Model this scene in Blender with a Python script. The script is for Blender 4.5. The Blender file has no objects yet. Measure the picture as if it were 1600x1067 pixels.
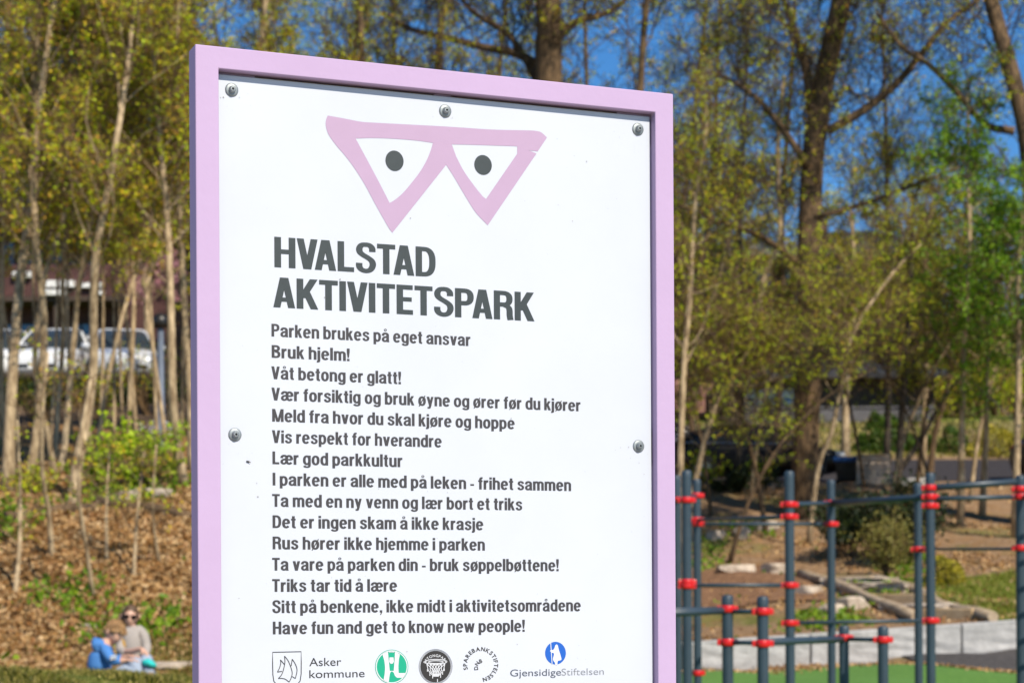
import bpy, bmesh, math, random
import numpy as np
from mathutils import Vector, Matrix

SC = bpy.context.scene
COL = SC.collection
R = math.radians
rng = np.random.default_rng(7)
random.seed(7)

# ---------------------------------------------------------------- camera
FPX, HZ, CAMZ, ROLL = 3111.0, 950.0, 1.2, R(-0.31)
cam_d = bpy.data.cameras.new('camera')
cam = bpy.data.objects.new('camera', cam_d)
COL.objects.link(cam)
cam_d.sensor_width = 36.0
cam_d.lens = 70.0
cam_d.shift_y = (HZ - 533.5) / 1600.0
cam_d.clip_start = 0.05
cam_d.clip_end = 3000.0
cam_d.dof.use_dof = True
cam_d.dof.focus_distance = 3.12
cam_d.dof.aperture_fstop = 9.0
cam_d.dof.aperture_blades = 9
cr, sr = math.cos(ROLL), math.sin(ROLL)
cam.matrix_world = Matrix(((cr, -sr, 0, 0), (0, 0, -1, 0), (sr, cr, 0, CAMZ), (0, 0, 0, 1)))
SC.camera = cam

# ---------------------------------------------------------------- world, sun, exposure
SUN_AZ, SUN_EL = R(33), R(43)       # azimuth measured from straight behind the camera towards its right
sun_dir = Vector((math.sin(SUN_AZ) * math.cos(SUN_EL), -math.cos(SUN_AZ) * math.cos(SUN_EL), math.sin(SUN_EL)))
W = bpy.data.worlds.new('World')
SC.world = W
W.use_nodes = True
nt = W.node_tree
bg = nt.nodes['Background']
sky = nt.nodes.new('ShaderNodeTexSky')
sky.sky_type = 'NISHITA'
sky.sun_disc = False
sky.sun_elevation = SUN_EL
sky.sun_rotation = math.atan2(sun_dir.x, sun_dir.y)
sky.altitude = 2200
sky.air_density = 1.0
sky.dust_density = 0.0
sky.ozone_density = 4.0
hsv = nt.nodes.new('ShaderNodeHueSaturation')
hsv.inputs['Saturation'].default_value = 1.25
nt.links.new(sky.outputs[0], hsv.inputs['Color'])
nt.links.new(hsv.outputs[0], bg.inputs[0])
bg.inputs[1].default_value = 0.12
sun_l = bpy.data.lights.new('sun', 'SUN')
sun_l.energy = 5.0
sun_l.angle = R(0.5)
sun_l.color = (1.0, 0.905, 0.75)
sun_o = bpy.data.objects.new('sun', sun_l)
COL.objects.link(sun_o)
sun_o.rotation_euler = sun_dir.to_track_quat('Z', 'Y').to_euler()
SC.view_settings.view_transform = 'Standard'
SC.view_settings.look = 'None'
SC.view_settings.exposure = 0.25
SC.view_settings.gamma = 1.0
try:
    SC.cycles.use_denoising = True
    SC.cycles.denoiser = 'OPENIMAGEDENOISE'
    SC.cycles.max_bounces = 5
    SC.cycles.diffuse_bounces = 1
    SC.cycles.transparent_max_bounces = 6
    SC.cycles.caustics_reflective = False
    SC.cycles.caustics_refractive = False
except Exception:
    pass

# ---------------------------------------------------------------- pixel -> place helpers (photo pixels, 1600 x 1067)
def ray(u, v):
    du, dv = (u - 800.0) / FPX, (HZ - v) / FPX
    return Vector((du * cr - dv * sr, 1.0, du * sr + dv * cr))

def P(u, v, Y):
    d = ray(u, v)
    return Vector((d.x * Y, Y, CAMZ + d.z * Y))

# ---------------------------------------------------------------- mesh builder
class MB:
    def __init__(s):
        s.v, s.f, s.n, s.c = [], [], 0, None
    def add(s, verts, faces, mi=0, smooth=False):
        """faces: (n,k) int array, or a list of such"""
        verts = np.asarray(verts, float).reshape(-1, 3)
        fl = faces if isinstance(faces, list) and len(faces) and isinstance(faces[0], np.ndarray) else [np.asarray(faces, int)]
        for fa in fl:
            if len(fa):
                s.f.append((fa + s.n, mi, smooth))
        s.v.append(verts)
        s.n += len(verts)
        return s
    def box(s, c, size, mi=0, M=None):
        x, y, z = [q / 2 for q in size]
        V = np.array([(i * x, j * y, k * z) for k in (-1, 1) for j in (-1, 1) for i in (-1, 1)], float)
        if M is not None:
            V = V @ np.array(M).T[:3, :3] if len(M) == 3 else V
        V = V + np.array(c)
        F = np.array([(0, 2, 3, 1), (4, 5, 7, 6), (0, 1, 5, 4), (2, 6, 7, 3), (0, 4, 6, 2), (1, 3, 7, 5)])
        return s.add(V, F, mi)
    def box2(s, a, b, mi=0):
        a, b = np.array(a, float), np.array(b, float)
        return s.box((a + b) / 2, np.abs(b - a), mi)
    def tube(s, pts, rad, n=8, mi=0, caps=True, smooth=True):
        p = np.array([tuple(q) for q in pts], float)
        k = len(p)
        r = np.full(k, rad, float) if np.isscalar(rad) else np.asarray(rad, float)
        t = np.gradient(p, axis=0)
        t /= np.linalg.norm(t, axis=1)[:, None] + 1e-12
        up = np.array((0, 0, 1.0)) if abs(t[0][2]) < 0.9 else np.array((1.0, 0, 0))
        a = np.cross(t[0], up); a /= np.linalg.norm(a)
        an = np.arange(n) * 2 * math.pi / n
        V = []
        for i in range(k):
            a = a - t[i] * np.dot(a, t[i]); a /= np.linalg.norm(a) + 1e-12
            b = np.cross(t[i], a)
            V.append(p[i] + r[i] * (np.cos(an)[:, None] * a + np.sin(an)[:, None] * b))
        V = np.concatenate(V)
        i = np.arange(k - 1)[:, None] * n
        j = np.arange(n)[None, :]
        j2 = (j + 1) % n
        F = np.stack([i + j, i + j2, i + n + j2, i + n + j], -1).reshape(-1, 4)
        s.add(V, F, mi, smooth)
        if caps:
            s.f.append((np.array([list(range(n))[::-1]]) + s.n - k * n, mi, False))
            s.f.append((np.array([list(range(n))]) + s.n - n, mi, False))
        return s
    def lathe(s, c, prof, n=16, mi=0, axis='z', smooth=True, M=None):
        """prof: [(r, h), ...] revolved round z through c"""
        pr = np.array(prof, float)
        an = np.arange(n) * 2 * math.pi / n
        V = np.stack([pr[:, 0][:, None] * np.cos(an), pr[:, 0][:, None] * np.sin(an),
                      np.repeat(pr[:, 1][:, None], n, 1)], -1).reshape(-1, 3)
        if axis == 'y':
            V = V[:, [0, 2, 1]] * np.array([1, -1, 1.0])
        if axis == 'x':
            V = V[:, [2, 1, 0]]
        if M is not None:
            V = V @ np.array(M)[:3, :3].T
        V = V + np.array(c, float)
        k = len(pr)
        i = np.arange(k - 1)[:, None] * n
        j = np.arange(n)[None, :]
        j2 = (j + 1) % n
        F = np.stack([i + j, i + j2, i + n + j2, i + n + j], -1).reshape(-1, 4)
        return s.add(V, F, mi, smooth)
    def prisms(s, a, b, r0, r1, n=3, mi=0, smooth=True):
        """batch of tapered twigs"""
        a, b = np.asarray(a, float), np.asarray(b, float)
        N = len(a)
        if N == 0:
            return s
        t = b - a
        t /= np.linalg.norm(t, axis=1)[:, None] + 1e-9
        ref = np.where(np.abs(t[:, 2:3]) < 0.9, np.array([[0, 0, 1.0]]), np.array([[1.0, 0, 0]]))
        x = np.cross(t, ref); x /= np.linalg.norm(x, axis=1)[:, None] + 1e-9
        y = np.cross(t, x)
        an = np.arange(n) * 2 * math.pi / n
        off = np.cos(an)[None, :, None] * x[:, None] + np.sin(an)[None, :, None] * y[:, None]
        r0 = np.broadcast_to(r0, N)[:, None, None]; r1 = np.broadcast_to(r1, N)[:, None, None]
        V = np.concatenate([a[:, None] + off * r0, b[:, None] + off * r1], 1).reshape(-1, 3)
        j = np.arange(n); j2 = (j + 1) % n
        f = np.stack([j, j2, n + j2, n + j], -1)
        F = (np.arange(N)[:, None, None] * 2 * n + f[None]).reshape(-1, 4)
        return s.add(V, F, mi, smooth)
    def leaves(s, c, size, mi=0, up=0.0, asp=0.6, rg=None):
        """batch of small pointed leaf faces at c"""
        rg = rg or rng
        c = np.asarray(c, float); N = len(c)
        if N == 0:
            return s
        u = rg.normal(size=(N, 3)); u /= np.linalg.norm(u, axis=1)[:, None]
        w = rg.normal(size=(N, 3)); w[:, 2] += up
        w -= u * (w * u).sum(1)[:, None]
        w /= np.linalg.norm(w, axis=1)[:, None] + 1e-9
        sz = (np.asarray(size) * rg.uniform(0.6, 1.3, N))[:, None]
        nrm = np.cross(u, w)
        V = np.stack([c - u * sz * .5, c + w * sz * asp * .5 + nrm * sz * .08, c + u * sz * .5, c - w * sz * asp * .5 + nrm * sz * .08], 1).reshape(-1, 3)
        F = np.arange(N * 4).reshape(-1, 4)
        return s.add(V, F, mi, False)
    def mesh(s, name, mats):
        me = bpy.data.meshes.new(name)
        V = np.concatenate(s.v) if s.v else np.zeros((0, 3))
        me.vertices.add(len(V))
        me.vertices.foreach_set('co', V.astype(np.float32).ravel())
        tot = np.concatenate([np.full(len(f), f.shape[1]) for f, _, _ in s.f])
        loops = np.concatenate([f.ravel() for f, _, _ in s.f])
        me.loops.add(len(loops))
        me.loops.foreach_set('vertex_index', loops.astype(np.int32))
        me.polygons.add(len(tot))
        me.polygons.foreach_set('loop_start', np.concatenate([[0], np.cumsum(tot)[:-1]]).astype(np.int32))
        me.polygons.foreach_set('loop_total', tot.astype(np.int32))
        me.polygons.foreach_set('material_index', np.concatenate([np.full(len(f), m) for f, m, _ in s.f]).astype(np.int32))
        me.polygons.foreach_set('use_smooth', np.concatenate([np.full(len(f), sm) for f, _, sm in s.f]).astype(bool))
        for m in (mats if isinstance(mats, (list, tuple)) else [mats]):
            me.materials.append(m)
        me.update(calc_edges=True)
        me.validate()
        return me
    def build(s, name, mats, parent=None, loc=(0, 0, 0)):
        o = bpy.data.objects.new(name, s.mesh(name, mats))
        COL.objects.link(o)
        o.location = loc
        if parent is not None:
            o.parent = parent
        return o

def bevel(o, w=0.004, seg=2):
    m = o.modifiers.new('bevel', 'BEVEL'); m.width = w; m.segments = seg; m.limit_method = 'ANGLE'
    return o

def tag(o, label=None, cat=None, group=None, kind=None):
    if label: o['label'] = label
    if cat: o['category'] = cat
    if group: o['group'] = group
    if kind: o['kind'] = kind
    return o

def thing(name, label, cat, loc=(0, 0, 0), rz=0.0, group=None):
    o = bpy.data.objects.new(name, None)
    o.empty_display_size = 0.2
    COL.objects.link(o)
    o.location = loc
    o.rotation_euler = (0, 0, rz)
    return tag(o, label, cat, group)

def copy_tree(o, parent=None):
    c = o.copy(); COL.objects.link(c)
    if parent is not None: c.parent = parent
    for ch in o.children:
        copy_tree(ch, c)
    return c

# ---------------------------------------------------------------- materials
def mat(name, col, rough=0.6, metal=0.0, spec=0.5, var=0.0, scale=8.0, col2=None, bump=0.0, bscale=None, stretch=None, coat=0.0, detail=6.0):
    m = bpy.data.materials.new(name); m.use_nodes = True
    t = m.node_tree; b = t.nodes['Principled BSDF']
    b.inputs['Roughness'].default_value = rough
    b.inputs['Metallic'].default_value = metal
    b.inputs['Specular IOR Level'].default_value = spec
    b.inputs['Coat Weight'].default_value = coat
    c1 = (*col, 1)
    b.inputs['Base Color'].default_value = c1
    tc = t.nodes.new('ShaderNodeTexCoord')
    mp = t.nodes.new('ShaderNodeMapping')
    t.links.new(tc.outputs['Object'], mp.inputs[0])
    if stretch: mp.inputs['Scale'].default_value = stretch
    if var > 0 or col2:
        n = t.nodes.new('ShaderNodeTexNoise'); n.inputs['Scale'].default_value = scale
        n.inputs['Detail'].default_value = detail; n.inputs['Roughness'].default_value = 0.65
        t.links.new(mp.outputs[0], n.inputs['Vector'])
        r = t.nodes.new('ShaderNodeValToRGB')
        e = r.color_ramp.elements
        if col2:
            e[0].color, e[1].color = c1, (*col2, 1)
        else:
            e[0].color = (*[max(0, q * (1 - var)) for q in col], 1)
            e[1].color = (*[min(1, q * (1 + var)) for q in col], 1)
        e[0].position, e[1].position = 0.34, 0.66
        t.links.new(n.outputs['Fac'], r.inputs[0])
        t.links.new(r.outputs[0], b.inputs['Base Color'])
    if bump > 0:
        n2 = t.nodes.new('ShaderNodeTexNoise'); n2.inputs['Scale'].default_value = bscale or scale * 2
        n2.inputs['Detail'].default_value = 8
        t.links.new(mp.outputs[0], n2.inputs['Vector'])
        bp = t.nodes.new('ShaderNodeBump'); bp.inputs['Strength'].default_value = bump
        bp.inputs['Distance'].default_value = 0.02
        t.links.new(n2.outputs['Fac'], bp.inputs['Height'])
        t.links.new(bp.outputs[0], b.inputs['Normal'])
    return m

def leaf_mat(name, cols, trans=0.22, rough=0.5):
    """each leaf draws its own tint from cols"""
    m = bpy.data.materials.new(name); m.use_nodes = True
    t = m.node_tree; b = t.nodes['Principled BSDF']
    out = t.nodes['Material Output']
    g = t.nodes.new('ShaderNodeNewGeometry')
    r = t.nodes.new('ShaderNodeValToRGB')
    e = r.color_ramp.elements
    while len(e) < len(cols): e.new(0.5)
    for i, c in enumerate(cols):
        e[i].position = i / max(1, len(cols) - 1); e[i].color = (*c, 1)
    t.links.new(g.outputs['Random Per Island'], r.inputs[0])
    t.links.new(r.outputs[0], b.inputs['Base Color'])
    b.inputs['Roughness'].default_value = rough
    b.inputs['Specular IOR Level'].default_value = 0.3
    if trans > 0:
        tr = t.nodes.new('ShaderNodeBsdfTranslucent')
        t.links.new(r.outputs[0], tr.inputs[0])
        mx = t.nodes.new('ShaderNodeMixShader'); mx.inputs[0].default_value = trans
        t.links.new(b.outputs[0], mx.inputs[1]); t.links.new(tr.outputs[0], mx.inputs[2])
        t.links.new(mx.outputs[0], out.inputs[0])
    return m

M = {}
M['bark_pale'] = mat('bark_pale', (0.15, 0.095, 0.045), 0.9, col2=(0.60, 0.45, 0.27), scale=5, stretch=(3, 3, .8), bump=.5)
M['bark'] = mat('bark', (0.035, 0.021, 0.010), 0.9, col2=(0.19, 0.115, 0.055), scale=6, stretch=(3, 3, .6), bump=.8)
M['bark_dark'] = mat('bark_dark', (0.035, 0.026, 0.02), 0.9, col2=(0.10, 0.075, 0.05), scale=6, stretch=(3, 3, .6), bump=.5)
M['twig'] = mat('twig', (0.17, 0.10, 0.042), 0.9, var=.4, scale=3)
M['twig_dark'] = mat('twig_dark', (0.06, 0.037, 0.02), 0.9, var=.5, scale=3)
M['leaf_olive'] = leaf_mat('leaf_olive', [(.50, .24, .03), (.70, .50, .02), (.56, .58, .015), (.40, .56, .012), (.76, .72, .02), (.32, .46, .01), (.44, .22, .05)], .3)
M['leaf_lime'] = leaf_mat('leaf_lime', [(.50, .30, .03), (.42, .52, .012), (.66, .68, .015), (.24, .38, .01), (.50, .60, .02), (.34, .20, .04)], .3)
M['leaf_green'] = leaf_mat('leaf_green', [(.06, .15, .006), (.13, .27, .01), (.22, .40, .012), (.34, .52, .02)], .3)
M['leaf_dark'] = leaf_mat('leaf_dark', [(.008, .014, .004), (.018, .03, .006), (.04, .06, .012)], .1)  # near-black tints; hedge and trunk bush use them as painted shade
M['leaf_bush'] = leaf_mat('leaf_bush', [(.16, .28, .008), (.28, .44, .01), (.42, .56, .015), (.36, .42, .02)], .3)
M['leaf_shrub'] = leaf_mat('leaf_shrub', [(.025, .06, .006), (.06, .12, .01), (.12, .20, .015)], .2)
M['leaf_brown'] = leaf_mat('leaf_brown', [(.20, .09, .025), (.34, .175, .055), (.46, .27, .105), (.60, .41, .21), (.26, .11, .03)], .1)
M['leaf_pink'] = leaf_mat('leaf_pink', [(.55, .22, .28), (.60, .32, .36), (.45, .20, .22)])
M['leaf_white'] = leaf_mat('leaf_white', [(.8, .78, .8), (.7, .68, .72)])
M['leaf_yellow'] = leaf_mat('leaf_yellow', [(.42, .33, .02), (.50, .42, .03), (.32, .28, .03), (.20, .20, .03)])
M['leaf_broom'] = leaf_mat('leaf_broom', [(.20, .17, .04), (.28, .25, .05), (.15, .14, .03)])
M['grass'] = leaf_mat('grass_blade', [(.03, .045, .005), (.08, .10, .01), (.18, .18, .02), (.40, .34, .07), (.62, .50, .18)], .25)
M['lawn'] = leaf_mat('lawn_blade', [(.10, .17, .015), (.20, .28, .02), (.36, .37, .06), (.48, .42, .12)], .25)
M['herb'] = leaf_mat('herb', [(.08, .16, .008), (.15, .26, .012), (.26, .37, .015)], .3)

# ================================================================ TERRAIN
TL = np.array([(-60, 0), (0, 0), (6, .15), (9, .55), (12, .87), (14, .76), (16, .45), (18.5, .28), (20.5, .36), (22, .65), (25, 1.35), (29, 2.65),
               (33, 3.5), (38, 4.3), (45, 5.3), (52, 6.4), (57, 7.3), (62, 7.8), (75, 9.4), (100, 13), (160, 24), (300, 44), (700, 60)], float)
TR0 = np.array([(-60, 0), (14, 0), (18, .05), (22, .15), (25, .25), (27.2, .31)], float)
TR1 = np.array([(27.2, .66), (30, .95), (36, 1.78), (38, 2.2), (42, 3.15), (45, 3.85), (48, 4.2), (51, 4.35), (58, 5.4), (66, 7.3), (68, 7.5),
                (80, 9.0), (100, 13), (160, 24), (300, 44), (700, 60)], float)
WALL_Y = 27.0

def sst(a, b, x):
    t = np.clip((x - a) / (b - a), 0, 1)
    return t * t * (3 - 2 * t)

def H_raw(X, Y):
    X = np.asarray(X, float); Y = np.asarray(Y, float)
    zl = np.interp(Y, TL[:, 0], TL[:, 1])
    # the mound falls away to the right
    zl = zl - (.045 + 0.09 * sst(-2.75, -1.8, X)) * np.exp(-((Y - 12) / 3.5) ** 2)
    zr = np.where(Y < 27.2, np.interp(Y, TR0[:, 0], TR0[:, 1]), np.interp(Y, TR1[:, 0], TR1[:, 1]))
    tilt = 0.062 * np.clip(X - 2.4, -4, 9) * sst(18, 27, Y) * (1 - sst(34, 44, Y))
    zr = zr + tilt
    s = sst(-0.10, 0.05, X / np.maximum(Y, 8))
    z = zl * (1 - s) + zr * s
    rough = sst(19, 23, Y) * (1 - sst(46, 50, Y) * s)
    z = z + rough * (0.05 * np.sin(X * 1.7 + 1.3) * np.cos(Y * 1.1) + 0.035 * np.sin(X * 3.9 + Y * 2.3))
    return z

def axis(parts):
    out = []
    for a, b, st in parts:
        out += list(np.arange(a, b - 1e-6, st))
    out.append(parts[-1][1])
    return np.array(out)
GX = axis([(-600, -100, 50), (-100, -30, 5), (-30, -14, 1), (-14, 14, .4), (14, 30, 1), (30, 100, 5), (100, 600, 50)])
GY = axis([(-60, 0, 5), (0, 8, 1), (8, 27, .4), (27, 27.15, .15), (27.15, 27.25, .1), (27.25, 50, .4), (50, 80, .8), (80, 120, 3), (120, 300, 15), (300, 700, 50)])
XX, YY = np.meshgrid(GX, GY, indexing='ij')
GZ = H_raw(XX, YY)

def H(x, y):
    """height of the ground sheet itself (bilinear on its grid)"""
    x = np.asarray(x, float); y = np.asarray(y, float)
    i = np.clip(np.searchsorted(GX, x) - 1, 0, len(GX) - 2)
    j = np.clip(np.searchsorted(GY, y) - 1, 0, len(GY) - 2)
    tx = (x - GX[i]) / (GX[i + 1] - GX[i]); ty = (y - GY[j]) / (GY[j + 1] - GY[j])
    return (GZ[i, j] * (1 - tx) * (1 - ty) + GZ[i + 1, j] * tx * (1 - ty) + GZ[i, j + 1] * (1 - tx) * ty + GZ[i + 1, j + 1] * tx * ty)

def G(u, v, ymin=19.0, ymax=200.0):
    """where the sight line through a photo pixel meets the ground"""
    d = ray(u, v)
    Ys = np.arange(ymin, ymax, 0.05)
    z = CAMZ + d.z * Ys
    h = H(d.x * Ys, Ys)
    k = np.argmax(z <= h)
    if not (z <= h).any(): k = len(Ys) - 1
    Y = Ys[k]
    return Vector((d.x * Y, Y, float(h[k])))

def on(x, y, dz=0.0):
    return Vector((x, y, float(H(x, y)) + dz))

# ground cover, stored as a colour: R green growth, G dry leaves, B pale bare soil
def cover(X, Y):
    n1 = np.sin(X * .9 + 2) * np.cos(Y * .7 + 1) + .6 * np.sin(X * 2.3 + Y * 1.9)
    left = 1 - sst(-0.08, 0.02, X / np.maximum(Y, 8))
    g = np.zeros_like(X); l = np.zeros_like(X); s = np.zeros_like(X)
    g = np.where(Y < 19, 1.0, g)
    slope = (Y >= 19) & (Y < 46)
    l = np.where(slope, left * .85 + (1 - left) * .35, l)
    g = np.where(slope, g + .22 + .18 * n1, g)
    s = np.where(slope, (1 - left) * .8, s)
    # strip of green growth behind the seated pair, lawn by the steps, mulch on the right
    g = g + left * np.exp(-((Y - 21.5) / 1.2) ** 2) * sst(-5, -3.8, X) * .7
    lawn = sst(5.9, 6.6, X - (31 - Y) * .12) * sst(27.3, 27.8, Y) * (1 - sst(32.5, 33.5, Y))
    g = np.maximum(g, lawn); s = s * (1 - lawn); l = l * (1 - .9 * lawn)
    far = sst(57, 60, Y)
    g = np.maximum(g, far * (.7 * left + (1 - left) * (.42 + .3 * sst(66, 68, Y)))); s = np.where(Y > 46, np.maximum(s, (1 - left) * (1 - sst(66, 69, Y)) * .6), s)
    return np.clip(g, 0, 1), np.clip(l, 0, 1), np.clip(s, 0, 1)

gm = bpy.data.materials.new('ground'); gm.use_nodes = True
t = gm.node_tree; b = t.nodes['Principled BSDF']; b.inputs['Roughness'].default_value = .95; b.inputs['Specular IOR Level'].default_value = .15
at = t.nodes.new('ShaderNodeAttribute'); at.attribute_name = 'cover'
sp = t.nodes.new('ShaderNodeSeparateColor'); t.links.new(at.outputs['Color'], sp.inputs[0])
tc = t.nodes.new('ShaderNodeTexCoord')
def noise(scale, detail=7, rough=.65):
    n = t.nodes.new('ShaderNodeTexNoise'); n.inputs['Scale'].default_value = scale; n.inputs['Detail'].default_value = detail
    n.inputs['Roughness'].default_value = rough
    t.links.new(tc.outputs['Object'], n.inputs['Vector']); return n
def ramp(src, stops):
    r = t.nodes.new('ShaderNodeValToRGB'); e = r.color_ramp.elements
    while len(e) < len(stops): e.new(.5)
    for k, (p, c) in enumerate(stops): e[k].position = p; e[k].color = (*c, 1)
    t.links.new(src, r.inputs[0]); return r
def mixc(fac, a, bb):
    m = t.nodes.new('ShaderNodeMix'); m.data_type = 'RGBA'
    t.links.new(fac, m.inputs[0]); t.links.new(a, m.inputs[6]); t.links.new(bb, m.inputs[7]); return m.outputs[2]
def thresh(chan, nz):
    # cover value pushed through noise so that patches get ragged edges
    ad = t.nodes.new('ShaderNodeMath'); ad.operation = 'ADD'; t.links.new(chan, ad.inputs[0]); t.links.new(nz, ad.inputs[1])
    mr = t.nodes.new('ShaderNodeMapRange'); mr.inputs[1].default_value = .78; mr.inputs[2].default_value = 1.08
    t.links.new(ad.outputs[0], mr.inputs[0]); return mr.outputs[0]
n_f, n_m, n_g = noise(9), noise(2.2), noise(1.1)
soil_d = ramp(n_f.outputs['Fac'], [(.3, (.075, .05, .03)), (.7, (.17, .11, .065))])
soil_p = ramp(n_f.outputs['Fac'], [(.3, (.17, .105, .055)), (.72, (.40, .265, .16))])
leafc = ramp(noise(14).outputs['Fac'], [(.3, (.10, .045, .014)), (.5, (.27, .14, .05)), (.72, (.44, .28, .13))])
grs = ramp(noise(6).outputs['Fac'], [(.3, (.05, .075, .012)), (.52, (.13, .16, .025)), (.75, (.27, .25, .07))])
c = mixc(thresh(sp.outputs[2], n_m.outputs['Fac']), soil_d.outputs[0], soil_p.outputs[0])
c = mixc(thresh(sp.outputs[1], noise(3.1).outputs['Fac']), c, leafc.outputs[0])
c = mixc(thresh(sp.outputs[0], n_g.outputs['Fac']), c, grs.outputs[0])
t.links.new(c, b.inputs['Base Color'])
bp = t.nodes.new('ShaderNodeBump'); bp.inputs['Strength'].default_value = .7; bp.inputs['Distance'].default_value = .08
t.links.new(n_f.outputs['Fac'], bp.inputs['Height']); t.links.new(bp.outputs[0], b.inputs['Normal'])
M['ground'] = gm

nx, ny = len(GX), len(GY)
I = np.arange(nx * ny).reshape(nx, ny)
F = np.stack([I[:-1, :-1], I[1:, :-1], I[1:, 1:], I[:-1, 1:]], -1).reshape(-1, 4)
mb = MB(); mb.add(np.stack([XX, YY, GZ], -1).reshape(-1, 3), F, 0, True)
ground = mb.build('ground', M['ground'])
tag(ground, kind='structure')
cg, cl, cs = cover(XX.ravel(), YY.ravel())
ca = ground.data.color_attributes.new('cover', 'FLOAT_COLOR', 'POINT')
ca.data.foreach_set('color', np.stack([cg, cl, cs, np.ones_like(cg)], -1).astype(np.float32).ravel())

def drape(name, m, edge_lo, edge_hi, x0, x1, dz=.02, nxs=60, nys=10):
    """sheet lying on the ground between two curves y = edge(x)"""
    xs = np.linspace(x0, x1, nxs); tt = np.linspace(0, 1, nys)
    Xg, Tg = np.meshgrid(xs, tt, indexing='ij')
    Yg = edge_lo(Xg) * (1 - Tg) + edge_hi(Xg) * Tg
    V = np.stack([Xg, Yg, H(Xg, Yg) + dz], -1).reshape(-1, 3)
    I = np.arange(nxs * nys).reshape(nxs, nys)
    F = np.stack([I[:-1, :-1], I[1:, :-1], I[1:, 1:], I[:-1, 1:]], -1).reshape(-1, 4)
    m_ = MB(); m_.add(V, F, 0, True)
    return tag(m_.build(name, m), kind='structure')

M['rubber'] = mat('green_rubber', (.06, .16, .02), .9, col2=(.13, .27, .04), scale=30, bump=.3)
M['asphalt'] = mat('asphalt', (.032, .028, .03), .95, spec=.1, col2=(.062, .056, .058), scale=20, bump=.3)
M['bounce_paving'] = mat('pale_bounce_paving', (.40, .34, .27), .9, col2=(.54, .47, .38), scale=12, bump=.2)
M['kerb'] = mat('kerb', (.14, .11, .085), .9, var=.4, scale=8)
M['mulch'] = mat('mulch', (.11, .05, .02), .95, col2=(.27, .14, .065), scale=7, bump=.9)
_ge = [G(u_, v_, 19.5, 26.9) for u_, v_ in ((1080, 1050), (1200, 1050), (1300, 1044), (1400, 1039), (1460, 1041), (1520, 1048), (1590, 1054))]
green_edge = lambda x: np.interp(x, [-4] + [q_.x for q_ in _ge] + [9, 14], [26.4] + [min(q_.y, 26.75) for q_ in _ge] + [_ge[-1].y - 1.2, _ge[-1].y - 4])
drape('playground_surface', M['rubber'], lambda x: x * 0 + 12.5, green_edge, -1.0, 13.0, .02, 60, 60)
M['path_asphalt'] = mat('path_asphalt', (.06, .055, .052), .95, spec=.1, col2=(.11, .10, .095), scale=14, bump=.3)
drape('path', M['path_asphalt'], lambda x: green_edge(x) + .12, lambda x: x * 0 + 27.1, _ge[4].x, 13.5, .022, 40, 12)
drape('bounce_pavement', M['bounce_paving'], lambda x: x * 0 - 14, lambda x: 7.5 + .5 * np.sin(x * .4), -14, 14, .02, 40, 40)  # unseen pale ground, added to bounce warm light onto the sign
drape('road', M['asphalt'], lambda x: x * 0 + 49.2, lambda x: x * 0 + 58.2, 1.0, 34, .03, 60, 24)
drape('mulch_bed', M['mulch'], lambda x: 31.2 + .5 * np.sin(x * 2) , lambda x: 36.4 + .5 * np.sin(x * 1.3), 1.2, 5.0, .03, 24, 24)

# ================================================================ SIGN
PHI = math.atan2(FPX, 7545.0)
tl = P(305, 69, 3.0)
SX, SY, STOP = tl.x, tl.y, tl.z
ce, se = math.cos(PHI), math.sin(PHI)
def SP(u, v, y=0.0):
    """photo pixel -> (x, z) on the sign's plane at depth y behind its front face"""
    d = ray(u, v)
    o = Vector((-SX, -SY, CAMZ))
    oy = -o.x * se + o.y * ce; ox = o.x * ce + o.y * se
    dy = -d.x * se + d.y * ce; dx = d.x * ce + d.y * se
    k = (y - oy) / dy
    return ox + dx * k, CAMZ + d.z * k

M['lavender'] = mat('lavender_paint', (.47, .35, .53), .55, spec=.10, var=.03, scale=2.5, bump=.03, bscale=60)
M['panel'] = mat('white_panel', (.55, .585, .655), .4, spec=.3, var=.03, scale=2.2, bump=.02, bscale=4)
M['batten'] = mat('brown_batten', (.52, .38, .28), .8, var=.1, scale=6)
M['zinc'] = mat('zinc', (.27, .30, .31), .5, metal=.6, var=.12, scale=40)
M['zinc_dark'] = mat('zinc_dark', (.03, .03, .03), .5, metal=.5)
M['ink_title'] = mat('ink_title', (.027, .038, .041), .5, var=.1, scale=60)
M['ink'] = mat('ink_text', (.038, .036, .040), .5, var=.08, scale=60)
M['ink_black'] = mat('ink_black', (.03, .03, .03), .5)
M['ink_soft'] = mat('ink_soft', (.06, .075, .11), .5)
M['ink_pale'] = mat('ink_pale', (.19, .205, .235), .5)
M['ink_pink'] = mat('ink_pink', (.415, .29, .43), .6, var=.02, scale=20)
M['ink_teal'] = mat('ink_teal', (.0, .34, .20), .5)
M['ink_blue'] = mat('ink_blue', (.004, .10, .48), .5)
M['ink_char'] = mat('ink_char', (.022, .02, .019), .5)
M['ink_white'] = mat('ink_white', (.62, .64, .68), .45)

sign = thing('information_sign', 'white park rules board in a lavender metal frame, filling the foreground', 'sign', (SX, SY, 0), PHI)
xR = SP(1052, 147)[0]
ix0 = SP(341.8, 107.5)[0]; ix1 = SP(1023.8, 176)[0]; izt = SP(341.8, 107.5)[1]
zb_in, D = 0.83, 0.042
# frame: four steel hollow-section members, mitred look through one mesh ring
fr = MB()
def ringbox(x0, x1, z0, z1): fr.box2((x0, 0, z0), (x1, D, z1))
bm = bmesh.new()
def add_prof(pts, y0, y1):
    f0 = [bm.verts.new((x, y0, z)) for x, z in pts]; f1 = [bm.verts.new((x, y1, z)) for x, z in pts]
    return f0, f1
outer = [(0, -0.02), (0, STOP), (xR, STOP), (xR, -0.02)]
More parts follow.
